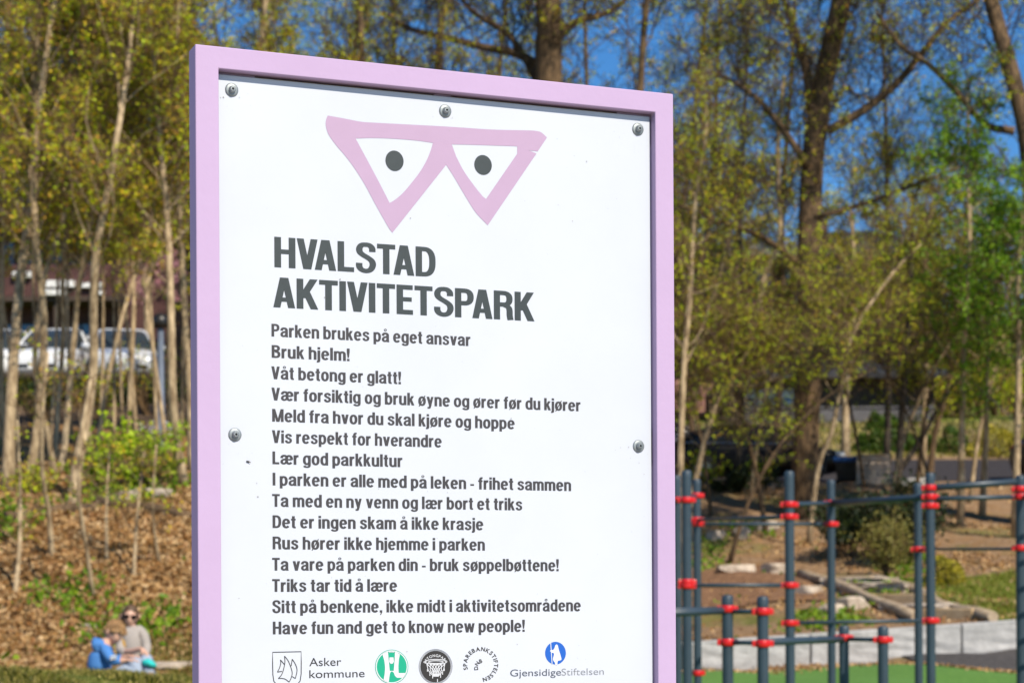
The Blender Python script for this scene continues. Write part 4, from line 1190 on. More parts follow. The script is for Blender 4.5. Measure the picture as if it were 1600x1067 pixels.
# ---------------------------------------------------------------- woods up the hill: a few kinds, copied
def proto(kind, seed, h, r, **kw):
    rg = np.random.default_rng(seed)
    n = 9
    pts = [Vector((0, 0, -.3))]
    d = Vector((rg.normal() * .05, rg.normal() * .05, 1))
    for i in range(n):
        d = (d + Vector((rg.normal() * .07, rg.normal() * .07, .1))).normalized(); pts.append(pts[-1] + d * h / n)
    return tree(kind, 'x', 'tree', (0, 0, 0), pts, [r * (1 - .85 * i / n) for i in range(n + 1)], seed, **kw)
WD = dict(sub=8, tw=6)
protos = [proto('alder_tree', 101, 12, .13, bark='bark_pale', leaf='leaf_olive', limb=3.0, nl=24, lo=.2, lv=4, leafsz=.12, **WD),
          proto('alder_tree', 102, 13, .15, bark='bark', leaf='leaf_lime', limb=3.2, nl=24, lo=.22, lv=3.5, leafsz=.12, **WD),
          proto('oak_tree', 103, 12, .20, bark='bark', twig='twig', leaf='leaf_brown', limb=3.6, nl=24, lo=.25, lv=1.2, leafsz=.1, **WD),
          proto('birch_tree', 104, 12, .14, bark='bark_pale', leaf='leaf_green', limb=3.0, nl=24, lo=.2, lv=4.5, leafsz=.13, **WD),
          proto('bare_tree', 105, 13, .17, bark='bark_dark', twig='twig_dark', leaf='leaf_olive', limb=3.4, nl=24, lo=.2, lv=.7, leafsz=.1, **WD)]
desc = ['olive leafed slim tree in the woods up the hill', 'yellow green tree in the woods up the hill', 'brown budding tree in the woods up the hill',
        'fresh green tree in the woods up the hill', 'dark nearly bare tree in the woods up the hill']
used = [False] * 5
rw = np.random.default_rng(11)
def wood(kind, x_, y_, s, zone):
    o = protos[kind] if not used[kind] else copy_tree(protos[kind])
    used[kind] = True
    o.location = on(x_, y_, -.1); o.rotation_euler = (0, 0, rw.uniform(0, 6.28)); o.scale = (s, s, s * rw.uniform(.9, 1.1))
    o['label'] = desc[kind] + zone; o['category'] = 'tree'; o['group'] = desc[kind].split(' in the')[0] + 's' + zone
for u in np.arange(-160, 1080, 21):                      # left and behind the sign: a close wood
    for Y in (rw.uniform(40, 56), rw.uniform(64, 74), rw.uniform(85, 92), rw.uniform(96, 125)):
        if Y < 60 and rw.uniform() < (.62 if u < 330 else .72): continue
        if u < 330 and (Y < 80 or Y > 94): continue
        uu = u + rw.uniform(-14, 14); x_ = (uu - 800) / FPX * Y
        if u > 1000 and Y < 60: continue
        k = rw.choice(5, p=[.34, .24, .2, .07, .15] if u < 400 else [.25, .12, .25, .03, .35])
        s = rw.uniform(.8, 1.1) * (1.0 if u < 330 else .85 if Y > 60 else .9)
        wood(k, x_, Y, s, ', left of or behind the sign')
for u in np.arange(1060, 1760, 24):                      # right: lower and more open, the sky shows above
    for Y in (rw.uniform(88, 110),):
        uu = u + rw.uniform(-14, 14); x_ = (uu - 800) / FPX * Y
        k = rw.choice(5, p=[.18, .08, .42, .08, .24])
        zt = CAMZ + (HZ - rw.uniform(330, 430)) / FPX * Y
        s = max(.35, (zt - float(H(x_, Y))) / 13)
        if rw.uniform() < .12: s *= 1.35
        wood(k, x_, Y, s, ', right of the sign')
for k in range(5):
    if not used[k]:
        bpy.data.objects.remove(protos[k])

# ================================================================ BUSHES
def bush(name, label, base, size, seed, leaf, n, leafsz=.07, twig='twig', stems=14, cat='bush', ball=False, group=None, up=.0):
    rg = np.random.default_rng(seed)
    root = thing(name, label, cat, base, 0, group)
    mb = MB(); sx, sy, sz = size
    az = rg.uniform(0, 6.28, stems); tilt = rg.uniform(.03, .5, stems)
    d = np.stack([np.cos(az) * tilt * sx, np.sin(az) * tilt * sy, np.full(stems, sz)], 1)
    st0 = np.stack([np.cos(az) * .08 * sx, np.sin(az) * .08 * sy, np.full(stems, -.05)], 1)
    L = np.linalg.norm(d, axis=1) * rg.uniform(.55, .85, stems)
    pl = polys(st0, d, L, 5, .15, .02, rg)
    seg_add(mb, pl, .012 * sz + .004, .003, 4, 0)
    tp, td, _ = kids(pl, 6, .25, 1, 40, rg)
    tpl = polys(tp, td, rg.uniform(.2, .45, len(tp)) * sz, 2, .2, .05, rg)
    seg_add(mb, tpl, .005, .002, 3, 0)
    mb.build('stems', M[twig], root)
    lb_ = MB()
    if ball:
        v = norm(rg.normal(size=(n, 3))); v[:, 2] = np.abs(v[:, 2]) * 1.0 - .1
        c = v * (rg.uniform(.6, 1.0, n) ** .5)[:, None] * np.array([sx / 2, sy / 2, sz]) * (1 + .1 * np.sin(v[:, :1] * 5 + v[:, 2:] * 4))
    else:
        cl = np.concatenate([tpl[:, 1], tpl[:, 2], pl[:, 3], pl[:, 4]]); ii = rg.integers(0, len(cl), n)
        c = cl[ii] + rg.normal(size=(n, 3)) * .07 * sz
    lb_.leaves(c, leafsz, 0, up, .6, rg)
    lb_.build('foliage', M[leaf], root)
    return root
bush('leafy_bush', 'bright green leafy bush at the top of the left bank behind the fallen logs', G(175, 770), (1.3, .9, .95), 201, 'leaf_bush', 900, .11)
bush('leafy_bush', 'bright green leafy bush right of the lamp post foot, nearest the sign', G(232, 765), (1.6, 1.0, 1.1), 202, 'leaf_bush', 1000, .11)
bush('leafy_bush', 'small green bush at the foot of the forked alders', G(50, 775), (1.0, .8, .5), 203, 'leaf_lime', 350, .09)
bush('flowering_bush', 'white flowering bush at the foot of the lamp post', G(246, 700), (.7, .6, .55), 204, 'leaf_white', 500, .07)
bush('broom_bush', 'tall yellow brown broom bush behind the tall workout frame', G(1388, 903, 28), (.34, .34, 1.1), 205, 'leaf_broom', 2600, .06, stems=30, up=1.5)
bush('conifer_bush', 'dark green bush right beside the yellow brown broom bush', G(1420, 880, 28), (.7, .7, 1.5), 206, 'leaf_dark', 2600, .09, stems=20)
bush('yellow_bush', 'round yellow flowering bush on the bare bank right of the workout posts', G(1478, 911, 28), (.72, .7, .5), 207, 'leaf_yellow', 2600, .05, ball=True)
bush('dark_bush', 'dark bush added as painted shade below the big tree trunk, left of the broom bush', G(1330, 872, 30), (1.9, 1.0, 1.1), 208, 'leaf_dark', 4200, .09)  # dark leaves stand in for the deep shade on the bank
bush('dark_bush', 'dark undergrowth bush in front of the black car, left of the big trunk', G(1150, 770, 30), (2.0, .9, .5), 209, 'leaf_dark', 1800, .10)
bush('leafy_bush', 'yellow green bush in front of the black car beside the sign frame', G(1100, 765, 30), (1.2, .8, 1.0), 210, 'leaf_lime', 300, .10)
bush('leafy_bush', 'light leafy shrub in front of the black car door', G(1185, 765, 30), (1.0, .7, 1.0), 212, 'leaf_lime', 150, .10)
bush('yellow_bush', 'yellow flowering bush beyond the road behind the dark car', G(1560, 712, 56), (2.0, 1.2, 1.0), 211, 'leaf_yellow', 1800, .1, ball=True)
for i, (u, v, s, lab) in enumerate([(1352, 704, 1.0, 'round clipped shrub on the embankment, leftmost of the row past the road'), (1374, 706, 1.3, 'round clipped shrub on the embankment, largest of the row past the road'),
                                    (1398, 704, 1.2, 'round clipped shrub on the embankment right behind the dark V shaped tree'), (1422, 704, 1.0, 'round clipped shrub on the embankment between the V shaped and crooked stems'),
                                    (1448, 706, 1.1, 'round clipped shrub on the embankment behind the crooked stem'), (1370, 672, 1.1, 'round clipped shrub high on the embankment, left of two'),
                                    (1390, 670, 1.0, 'round clipped shrub high on the embankment, right of two'), (1490, 706, 1.5, 'broad dark shrub on the embankment left of the birch stem')]):
    bush('clipped_shrub', lab, G(u, v, 57), (s * .72, s * .7, s * .6), 220 + i, 'leaf_shrub', 1100, .10, ball=True, group='round shrubs on the embankment', cat='shrub')
for i, (u_, Y_, h_) in enumerate([(-20, 50, 1.3), (66, 49, 1.2), (150, 49, 1.5), (240, 51, 2.2)]):
    x_ = (u_ - 800) / FPX * Y_
    bush('twiggy_bush', 'tall twiggy half bare bush in front of the white cars', on(x_, Y_), (2.6, 1.4, h_), 260 + i, 'leaf_olive', 420, .08, stems=26, group='twiggy bushes in front of the white cars')
for i, (u_, Y_, h_, lf) in enumerate([(1455, 70, 2.2, 'leaf_olive'), (1490, 73, 2.6, 'leaf_green'), (1528, 71, 2.3, 'leaf_olive'), (1566, 74, 2.8, 'leaf_green'), (1600, 70, 2.2, 'leaf_lime'), (1472, 80, 3.0, 'leaf_olive'),
                                      (1512, 82, 3.2, 'leaf_lime'), (1550, 84, 3.2, 'leaf_olive'), (1592, 83, 3.2, 'leaf_green')]):
    bush('hillside_bush', 'loose spring green bush on the hillside above the road at far right', on((u_ - 800) / FPX * Y_, Y_), (3.4, 2.4, h_), 280 + i, lf, 1500, .13, stems=26, group='loose bushes on the hillside above the road')
# hedge in front of the white cars
hb = MB(); rh = np.random.default_rng(5)
n = 9000
hx = rh.uniform(-16, -7.5, n); hh = rh.uniform(0, 1, n) ** .8
hy = 54.6 + rh.uniform(-.45, .45, n)
hz = H(hx, hy) + hh * (.62 + .1 * np.sin(hx * 2)) 
hb.leaves(np.stack([hx + 12, hy - 54.6, hz - float(H(-12, 54.6))], 1), .14, 0, 0, .6, rh)
hd_ = thing('hedge', 'untrimmed hedge, leaves coloured dark for shade, running below the white cars on the left', 'hedge', on(-12, 54.6))
hb.build('foliage', M['leaf_dark'], hd_)  # near-black leaf colour paints in the shade below the cars
sb_ = MB(); q = np.stack([rh.uniform(-16, -7.5, 260), 54.6 + rh.uniform(-.3, .3, 260)], 1)
a = np.stack([q[:, 0] + 12, q[:, 1] - 54.6, H(q[:, 0], q[:, 1]) - float(H(-12, 54.6)) - .1], 1)
sb_.prisms(a, a + np.stack([rh.normal(size=260) * .2, rh.normal(size=260) * .1, np.full(260, .62)], 1), .02, .006, 4); sb_.build('stems', M['twig_dark'], hd_)

# ================================================================ LEAF LITTER, GRASS, HERBS (nobody could count them)
rl = np.random.default_rng(21)
def scatter(n, u0, u1, y0, y1, p=1.0):
    Y = y0 + (y1 - y0) * rl.uniform(0, 1, n) ** p
    u = rl.uniform(u0, u1, n)
    return (u - 800) / FPX * Y, Y
mb = MB()
x, y = scatter(52000, -60, 420, 20.6, 34)
cg_, cl_, cs_ = cover(x, y)
k = rl.uniform(size=len(x)) < .85
x, y = x[k], y[k]
mb.leaves(np.stack([x, y, H(x, y) + rl.uniform(.005, .05, len(x))], 1), .085, 0, 0, .7, rl)
x, y = scatter(16000, 1030, 1700, 27.6, 46)
k = np.sin(x * 1.1) + np.sin(y * .9 + x) + rl.normal(size=len(x)) * .8 > .3
x, y = x[k], y[k]
mb.leaves(np.stack([x, y, H(x, y) + rl.uniform(.005, .04, len(x))], 1), .075, 0, 0, .7, rl)
x, y = scatter(26000, 420, 1030, 21, 40)
mb.leaves(np.stack([x, y, H(x, y) + rl.uniform(.005, .05, len(x))], 1), .085, 0, 0, .7, rl)
# the drift of leaves between the green surface and the wall
x = rl.uniform(1.4, 12, 2600); y = green_edge(x) + rl.normal(size=2600) * .20 * np.where(x < 5.4, 1.0, .5) + .05
mb.leaves(np.stack([x, y, H(x, y) + .03 + rl.uniform(0, .01, len(x))], 1), .05, 0, 0, .7, rl)
tag(mb.build('leaf_litter', M['leaf_brown']), 'dry brown leaves lying over the wooded banks', 'leaves', kind='stuff')

def blades(mb, x, y, h, lean=.5, w=.012, rg=rl):
    n = len(x)
    b_ = np.stack([x, y, H(x, y) - .01], 1)
    az = rg.uniform(0, 6.28, n); hh = h * rg.uniform(.5, 1.3, n)
    ln = np.abs(rg.normal(size=n)) * lean
    tip = b_ + np.stack([np.cos(az) * ln * hh, np.sin(az) * ln * hh, hh], 1)
    sx = np.stack([-np.sin(az), np.cos(az), np.zeros(n)], 1) * w
    V = np.stack([b_ - sx, b_ + sx, tip], 1).reshape(-1, 3)
    mb.add(V, np.arange(3 * n).reshape(-1, 3))
mb = MB()
x, y = scatter(80000, -60, 400, 9.5, 14.5)
k = np.sin(x * 5 + 1) * np.sin(y * 3.1) + .8 * np.sin(x * 9 - y * 6) + rl.normal(size=len(x)) * .8 > -.5
x, y = x[k], y[k]
blades(mb, x, y, .038 + .022 * np.sin(x * 7 + y * 4), 1.2, .008)
x, y = scatter(26000, -60, 420, 20.3, 23.2)
k = cover(x, y)[0] + rl.normal(size=len(x)) * .2 > .55
blades(mb, x[k], y[k], .09, .8, .014)
x, y = scatter(5000, 1040, 1640, 58.5, 66)
blades(mb, x, y, .14, .8, .03)
tag(mb.build('grass', M['grass']), 'short rough grass on the mound and lawns', 'grass', kind='stuff')
mb = MB()
x, y = scatter(60000, 1400, 1700, 27.6, 33.4)
k = (cover(x, y)[0] + rl.normal(size=len(x)) * .15 > .6) & (np.sin(x * 1.7) + x > 4)
blades(mb, x[k], y[k], .05, 1.0, .014)
tag(mb.build('lawn', M['lawn']), 'short sunlit lawn beside the garden steps', 'lawn', kind='stuff')
mb = MB()
x, y = scatter(15000, -60, 420, 20.5, 33)
k = np.sin(x * 2.1 + 1) * np.sin(y * 1.3) + .7 * np.sin(x * .9 - y * .8) + rl.normal(size=len(x)) * .35 > .75
x, y = x[k], y[k]
mb.leaves(np.stack([x, y, H(x, y) + rl.uniform(.02, .16, len(x))], 1), .10, 0, 1.5, .6, rl)
x, y = scatter(9000, 1030, 1450, 27.6, 41)
k = np.sin(x * 2.6 + 2) * np.sin(y * 1.1 + 1) + .7 * np.sin(x * 1.4 - y * .6) + rl.normal(size=len(x)) * .3 > .65
x, y = x[k], y[k]
mb.leaves(np.stack([x, y, H(x, y) + rl.uniform(.02, .12, len(x))], 1), .09, 0, 1.5, .6, rl)
tag(mb.build('ground_cover', M['herb']), 'low green herbs growing through the dry leaves', 'ground cover', kind='stuff')

# ================================================================ LAMP POST
M['grey_paint'] = mat('grey_paint', (.13, .16, .22), .5, var=.1)
M['black_plastic'] = mat('black_plastic', (.015, .015, .017), .4)
g = G(252, 700); Yp = g.y
top = P(253, 512, Yp)
lp_ = thing('lamp_post', 'slim blue grey lamp post with a dark head in the left grove', 'lamp post', g)
hh = top.z - g.z
m_ = MB(); m_.lathe((0, 0, 0), [(.11, -.1), (.11, .5), (.075, .55), (.062, hh)], 14); m_.build('post', M['grey_paint'], lp_)
m_ = MB(); m_.lathe((0, 0, hh), [(.07, -.02), (.16, .02), (.17, .16), (.10, .26), (0, .28)], 16); m_.build('lamp_head', M['black_plastic'], lp_)

# ================================================================ CARS
M['car_black'] = mat('car_black', (.004, .004, .005), .3, spec=.2, coat=0)
M['car_navy'] = mat('car_navy', (.008, .010, .022), .3, spec=.3, coat=.1)
M['car_white'] = mat('car_white', (.78, .79, .80), .3, spec=.5, coat=.6)
M['car_glass'] = mat('car_glass', (.01, .012, .014), .08, spec=.4)
M['car_glass_pale'] = mat('car_glass_pale', (.03, .04, .045), .2, spec=.4)
M['tyre'] = mat('tyre', (.015, .015, .015), .85)
M['rim'] = mat('rim', (.45, .46, .48), .35, metal=.9)
M['chrome'] = mat('chrome', (.75, .76, .78), .18, metal=1.0)
M['lamp_glass'] = mat('lamp_glass', (.70, .72, .75), .12, spec=.9)
M['lamp_red'] = mat('lamp_red', (.42, .01, .01), .2, spec=.8)
M['number_plate'] = mat('number_plate', (.75, .75, .74), .5)
def loft(mb, secs, mi=0):
    """closed cross-sections of equal length"""
    n = len(secs[0]); V = np.concatenate([np.array(s, float) for s in secs])
    k = len(secs); i = np.arange(k - 1)[:, None] * n; j = np.arange(n)[None]; j2 = (j + 1) % n
    mb.add(V, np.stack([i + j, i + n + j, i + n + j2, i + j2], -1).reshape(-1, 4), mi, True)
    mb.f.append((np.array([list(range(n))]) + mb.n - k * n, mi, False)); mb.f.append((np.array([list(range(n))[::-1]]) + mb.n - n, mi, False))
def car(name, label, loc, rz, paint, L=4.5, Wd=1.82, Ht=1.46, group=None, glass='car_glass'):
    """nose towards +x"""
    root = thing(name, label, 'car', loc, rz, group)
    s = L / 4.5; w = Wd / 2; q = Ht / 1.46
    # lower body: station x, bottom, belt height, half width
    st_ = [(-2.25, .42, .72, .70), (-2.18, .30, .92, .82), (-1.95, .24, 1.00, .90), (-1.3, .20, .99, .95), (-.4, .19, .96, .97), (.5, .19, .94, .97), (1.05, .20, .92, .96),
           (1.5, .21, .86, .94), (1.9, .24, .78, .90), (2.12, .28, .70, .82), (2.25, .36, .58, .66)]
    secs = []
    for x, zb, zt, ww in st_:
        hw = ww * w / .97; x *= s; zb *= q; zt *= q
        prof = [(hw * .80, zb), (hw * .96, zb + .10), (hw, zb + .28 * (zt - zb) + .06), (hw * .985, zt - .16), (hw * .94, zt - .05), (hw * .82, zt), (hw * .3, zt + .035)]
        ring_ = [(x, y, z) for y, z in prof] + [(x, -y, z) for y, z in prof[::-1]]
        secs.append(ring_)
    m_ = MB(); loft(m_, secs); m_.build('body', paint, root)
    cs_ = [(-2.02, .97, .99, .78, .74), (-1.55, .96, 1.30, .80, .62), (-.95, .95, 1.435, .81, .60), (-.2, .94, 1.46, .81, .60), (.35, .93, 1.425, .80, .59), (.85, .92, 1.20, .79, .64), (1.28, .90, .93, .76, .74)]
    def cab(c, gr=0):
        x, z0, z1, y0, y1 = c
        y0, y1 = y0 * w / .91 + gr, y1 * w / .91 + gr
        zt = z1 * q + gr
        return [(x * s, y0, z0 * q), (x * s, (y0 + y1) / 2 + .01, (z0 * q + zt) / 2), (x * s, y1, zt - .05), (x * s, y1 * .86, zt), (x * s, -y1 * .86, zt), (x * s, -y1, zt - .05), (x * s, -(y0 + y1) / 2 - .01, (z0 * q + zt) / 2), (x * s, -y0, z0 * q)]
    m_ = MB(); loft(m_, [cab(c) for c in cs_]); m_.build('window', M[glass], root)
    m_ = MB()
    rs = [cab(c, .012) for c in cs_[1:6]]
    V = np.concatenate([np.array(r_[2:6]) for r_ in rs]); k = len(rs)
    V[:4, 0] -= .04; V[-4:, 0] -= .30 * s; V[-4:, 2] += .12
    i = np.arange(k - 1)[:, None] * 4; j = np.arange(3)[None]
    m_.add(V, np.stack([i + j, i + 4 + j, i + 5 + j, i + 1 + j], -1).reshape(-1, 4), 0, True); m_.build('roof', paint, root)
    for sg in (1, -1):
        for a, b_, t_ in ((cs_[6], cs_[4], .035), (cs_[0], cs_[1], .07), (cs_[1], cs_[2], .03)):
            m_ = MB(); A, B_ = cab(a, .008), cab(b_, .008)
            m_.tube([(A[0][0], sg * A[0][1], A[0][2]), ((A[1][0] + B_[1][0]) / 2, sg * (A[0][1] + B_[2][1]) / 2 + sg * .012, (A[0][2] + B_[2][2]) / 2), (B_[2][0], sg * B_[2][1], B_[2][2])], t_, 6)
            m_.build('pillar', paint, root)
        A, B_ = cab(cs_[3], .004), cab(cs_[3], .004)
        m_ = MB(); m_.tube([(-.15 * s, sg * A[0][1], A[0][2]), (-.2 * s, sg * (A[1][1] + .005), A[1][2]), (-.25 * s, sg * A[2][1], A[2][2])], .035, 6)
        m_.build('pillar', paint, root)
        m_ = MB(); m_.box((.98 * s, sg * (w + .08), .98 * q), (.14, .20, .13)); o = m_.build('side_mirror', paint, root); bevel(o, .03, 2)
        m_ = MB(); m_.tube([(x_ * s, sg * (.825 * w / .91), z_ * q) for x_, z_ in ((-1.9, .985), (-1, .975), (0, .955), (.7, .94), (1.15, .93))], .014, 6); m_.build('window_trim', M['chrome'], root)
        m_ = MB(); m_.box((2.04 * s, sg * .70 * w, .66 * q), (.26, .32, .13)); o = m_.build('headlight', M['lamp_glass'], root); bevel(o, .04, 2)
        m_ = MB(); m_.box((-2.13 * s, sg * .72 * w, .86 * q), (.16, .30, .16)); o = m_.build('tail_light', M['lamp_red'], root); bevel(o, .04, 2)
        for x_ in (1.38 * s, -1.36 * s):
            m_ = MB(); m_.lathe((x_, sg * (w - .10), .33), [(.20, -.10), (.31, -.11), (.335, -.07), (.335, .07), (.31, .11), (.20, .10)], 24, axis='y')
            wo = m_.build('wheel', M['tyre'], root)
            m_ = MB(); m_.lathe((x_, sg * (w - .10) , .33), [(0, .085), (.05, .09), (.06, .07), (.19, .085), (.215, .10), (.215, -.1), (0, -.1)] if sg < 0 else [(0, -.085), (.05, -.09), (.06, -.07), (.19, -.085), (.215, -.10), (.215, .1), (0, .1)], 20, axis='y')
            for a in range(5):
                an = a * 1.2566
                Mx = np.array([[math.cos(an), 0, -math.sin(an)], [0, 1, 0], [math.sin(an), 0, math.cos(an)]])
                m_.box((x_ + .12 * math.cos(an), sg * (w - .005), .33 + .12 * math.sin(an)), (.18, .02, .05), 0, Mx)
            m_.build('rim', M['rim'], wo)
    m_ = MB(); m_.box((2.20 * s, 0, .42 * q), (.10, 1.2 * w, .16)); o = m_.build('grille', M['black_plastic'], root); bevel(o, .02, 2)
    m_ = MB(); m_.box((2.262 * s, 0, .40 * q), (.02, .5, .11)); m_.build('number_plate', M['number_plate'], root)
    return root
yc = 50.2
car('parked_car', 'black saloon car parked beyond the bank, its windscreen left of the big trunk', on((1180 - 800) / FPX * yc, yc, .02), R(-2), M['car_black'], 4.5, 1.82, 1.42)
car('parked_car', 'dark car at the right picture edge on the road, red tail light showing', on((1588 - 800) / FPX * 50.6 + 2.25, 50.6, .02), R(0), M['car_navy'], 4.5, 1.85, 1.5)
car('parked_car', 'dark blue car standing behind the black saloon, next to the sign frame', on((1020 - 800) / FPX * 54, 54, .03), R(4), M['car_navy'], 4.6, 1.85, 1.5)
YW = 58.2
for u, rz, lab, dz in ((84, -92, 'white car facing the park behind the forked alders', 0), (186, -75, 'white car standing right of the one behind the forked alders', 0), (-6, -95, 'white car at the left picture edge above the dark hedge', 0)):
    car('parked_car', lab, on((u - 800) / FPX * YW, YW + .6, .1), R(rz), M['car_white'], 4.4, 2.0, 1.9, glass='car_glass_pale')
    
# ================================================================ BIN AND PALLETS BY THE ROAD
M['bin_blue'] = mat('bin_blue', (.012, .06, .22), .4)
g = G(1326, 757, 46); Yb = g.y
bn = thing('wheelie_bin', 'dark wheelie bin with a blue lid in front of the road, beside the slatted crate', 'bin', g, R(-15))
m_ = MB()
secs = [[(-.24, -.26, .08), (.24, -.26, .08), (.24, .26, .08), (-.24, .26, .08)], [(-.29, -.34, .50), (.29, -.34, .50), (.29, .34, .5), (-.29, .34, .5)]]
m_.add(np.concatenate([np.array(q) for q in secs]), [np.array([[0, 1, 5, 4], [1, 2, 6, 5], [2, 3, 7, 6], [3, 0, 4, 7], [3, 2, 1, 0], [4, 5, 6, 7]])]); o = m_.build('body', M['black_plastic'], bn); bevel(o, .02)
m_ = MB(); m_.box((0, 0, .57), (.64, .74, .12)); m_.box((0, .40, .55), (.5, .08, .06)); o = m_.build('lid', M['bin_blue'], bn); bevel(o, .04, 3)
for sg in (1, -1):
    m_ = MB(); m_.lathe((sg * .27, .24, .10), [(0, -.03), (.10, -.03), (.10, .03), (0, .03)], 16, axis='x'); m_.build('wheel', M['tyre'], bn)
g = G(1362, 757, 46)
M['slat'] = mat('grey_slat', (.42, .31, .23), .85, col2=(.66, .53, .42), scale=7, bump=.3)
cr8 = thing('slatted_crate', 'low crate of weathered timber slats by the road, right of the blue lidded bin', 'crate', g, R(-3))
for i in range(6):
    m_ = MB(); m_.box((0, -.32, .06 + i * .105), (.76, .022, .06)); m_.build('slat', M['slat'], cr8)
    m_ = MB(); m_.box((0, .32, .06 + i * .105), (.76, .022, .072)); m_.build('slat', M['slat'], cr8)
for sx in (-.35, 0, .35):
    for sy in (-.295, .295):
        m_ = MB(); m_.box((sx, sy, .32), (.07, .025, .66)); m_.build('upright', M['slat'], cr8)
m_ = MB(); m_.box((0, 0, .66), (.78, .66, .025)); m_.build('top_board', M['slat'], cr8)
# pale kerb slab by the road
m_ = MB(); g = G(1418, 757, 46); m_.box((0, 0, .04), (.85, .25, .22)); o = thing_mesh('kerb_stone', 'pale kerb stone lying at the road edge behind the shorter post', 'kerb stone', m_, M['granite'], g); bevel(o, .02)

# ================================================================ BUILDINGS
M['roof_grey'] = mat('roof_grey', (.13, .135, .16), .6, var=.2, scale=3, stretch=(1, 8, 1))
M['roof_dark'] = mat('roof_dark', (.028, .03, .036), .6, var=.2, scale=3)
M['wood_brown'] = mat('wood_brown', (.055, .035, .025), .8, var=.3, scale=4, stretch=(8, 8, .5))
M['wall_red'] = mat('wall_red', (.075, .028, .025), .8, var=.2, scale=5)
M['wall_pink'] = mat('wall_pink', (.33, .17, .14), .85, var=.2, scale=6)
M['wall_grey'] = mat('wall_grey', (.10, .095, .10), .85, var=.15, scale=2, bump=.2)
M['house_white'] = mat('house_white', (.75, .74, .73), .7)
M['house_glass'] = mat('house_glass', (.03, .06, .10), .06, spec=1.0)
M['curtain'] = mat('curtain', (.70, .70, .70), .9)
M['planter'] = mat('planter', (.42, .14, .02), .8)
def bld(name, label, cat, u0, u1, Yf, depth): 
    x0, x1 = (u0 - 800) / FPX * Yf, (u1 - 800) / FPX * Yf
    zb = float(H((x0 + x1) / 2, Yf)) - .3
    root = thing(name, label, cat, ((x0 + x1) / 2, Yf, zb))
    return root, x0 - (x0 + x1) / 2, x1 - (x0 + x1) / 2, zb
def zz(v, Y, zb): return P(800, v, Y).z - zb
def window(root, x0, x1, z0, z1, y=0, glass='house_glass', frame='house_white', mull=1, upper=None):
    m_ = MB()
    f = .07
    m_.box2((x0, y - .05, z0), (x1, y + .03, z0 + f)); m_.box2((x0, y - .05, z1 - f), (x1, y + .03, z1))
    m_.box2((x0, y - .045, z0 + f), (x0 + f, y + .03, z1 - f)); m_.box2((x1 - f, y - .045, z0 + f), (x1, y + .03, z1 - f))
    for i in range(1, mull + 1):
        xm = x0 + (x1 - x0) * i / (mull + 1); m_.box2((xm - f / 2, y - .04, z0 + f), (xm + f / 2, y + .03, z1 - f))
    wo = m_.build('window', M[frame], root)
    m_ = MB(); m_.box2((x0 + f, y - .015, z0 + f), (x1 - f, y + .01, z1 - f)); m_.build('pane', M[glass], wo)
    if upper:
        m_ = MB(); m_.box2((x0 + f + .02, y - .03, z0 + (z1 - z0) * .45), (x1 - f - .02, y - .018, z1 - f - .01)); m_.build('blind', M['curtain'], wo)
Yl = 74
hl, hx0, hx1, zb = bld('house', 'brown house with a grey roof and white balcony flower boxes behind the left grove', 'house', -200, 268, Yl, 9)
m_ = MB(); m_.box2((hx0, 0, 0), (hx1, 8, zz(418, Yl, zb))); m_.build('wall', M['wall_red'], hl)
m_ = MB(); m_.box2((hx0, .01, zz(418, Yl, zb)), (hx1, 8, zz(345, Yl, zb))); m_.build('upper_wall', M['wood_brown'], hl)
ze, zr_ = zz(343, Yl, zb), zz(262, Yl, zb)
bmr = bmesh.new()
def quad_solid(bm_, pts, th):
    a = [bm_.verts.new(p) for p in pts]; b_ = [bm_.verts.new((p[0], p[1], p[2] - th)) for p in pts]
    bm_.faces.new(a); bm_.faces.new(b_[::-1])
    for i in range(len(a)): bm_.faces.new((a[i], b_[i], b_[(i + 1) % len(a)], a[(i + 1) % len(a)]))
quad_solid(bmr, [(hx0 - .8, -1.6, ze), (hx1 + .8, -1.6, ze), (hx1 - 1.2, 4, zr_), (hx0 + 1, 4, zr_)], .22)
quad_solid(bmr, [(hx1 + .8, 9, ze), (hx0 - .8, 9, ze), (hx0 + 1, 4.01, zr_), (hx1 - 1.2, 4.01, zr_)], .22)
quad_solid(bmr, [(hx1 + .8, -1.59, ze), (hx1 + .8, 8.99, ze), (hx1 - 1.19, 4, zr_ - .01)], .22)
bmesh.ops.recalc_face_normals(bmr, faces=bmr.faces)
me = bpy.data.meshes.new('roof'); bmr.to_mesh(me); bmr.free(); me.materials.append(M['roof_grey'])
ro = bpy.data.objects.new('roof', me); COL.objects.link(ro); ro.parent = hl
def hxp(u, Y=Yl, root=None): return (u - 800) / FPX * Y - (root or hl).location.x
m_ = MB(); m_.box2((hxp(120), 4.5, zr_ - .6), (hxp(145), 5.2, zr_ + .9)); m_.build('chimney', M['wall_pink'], ro)
for a, b_ in ((-180, -120), (-90, -30), (2, 28), (44, 72), (84, 118), (132, 160), (180, 210)):
    window(hl, hxp(a), hxp(b_), zz(414, Yl, zb), zz(372, Yl, zb), 0, frame='wood_brown')
m_ = MB(); m_.box2((hx0, -1.5, zz(476, Yl, zb)), (hxp(205), -.02, zz(469, Yl, zb))); m_.build('balcony', M['wood_brown'], hl)
m_ = MB(); m_.box2((hx0, -1.5, zz(468.5, Yl, zb)), (hxp(205), -1.44, zz(420, Yl, zb))); m_.build('balcony_railing', M['wall_red'], hl)
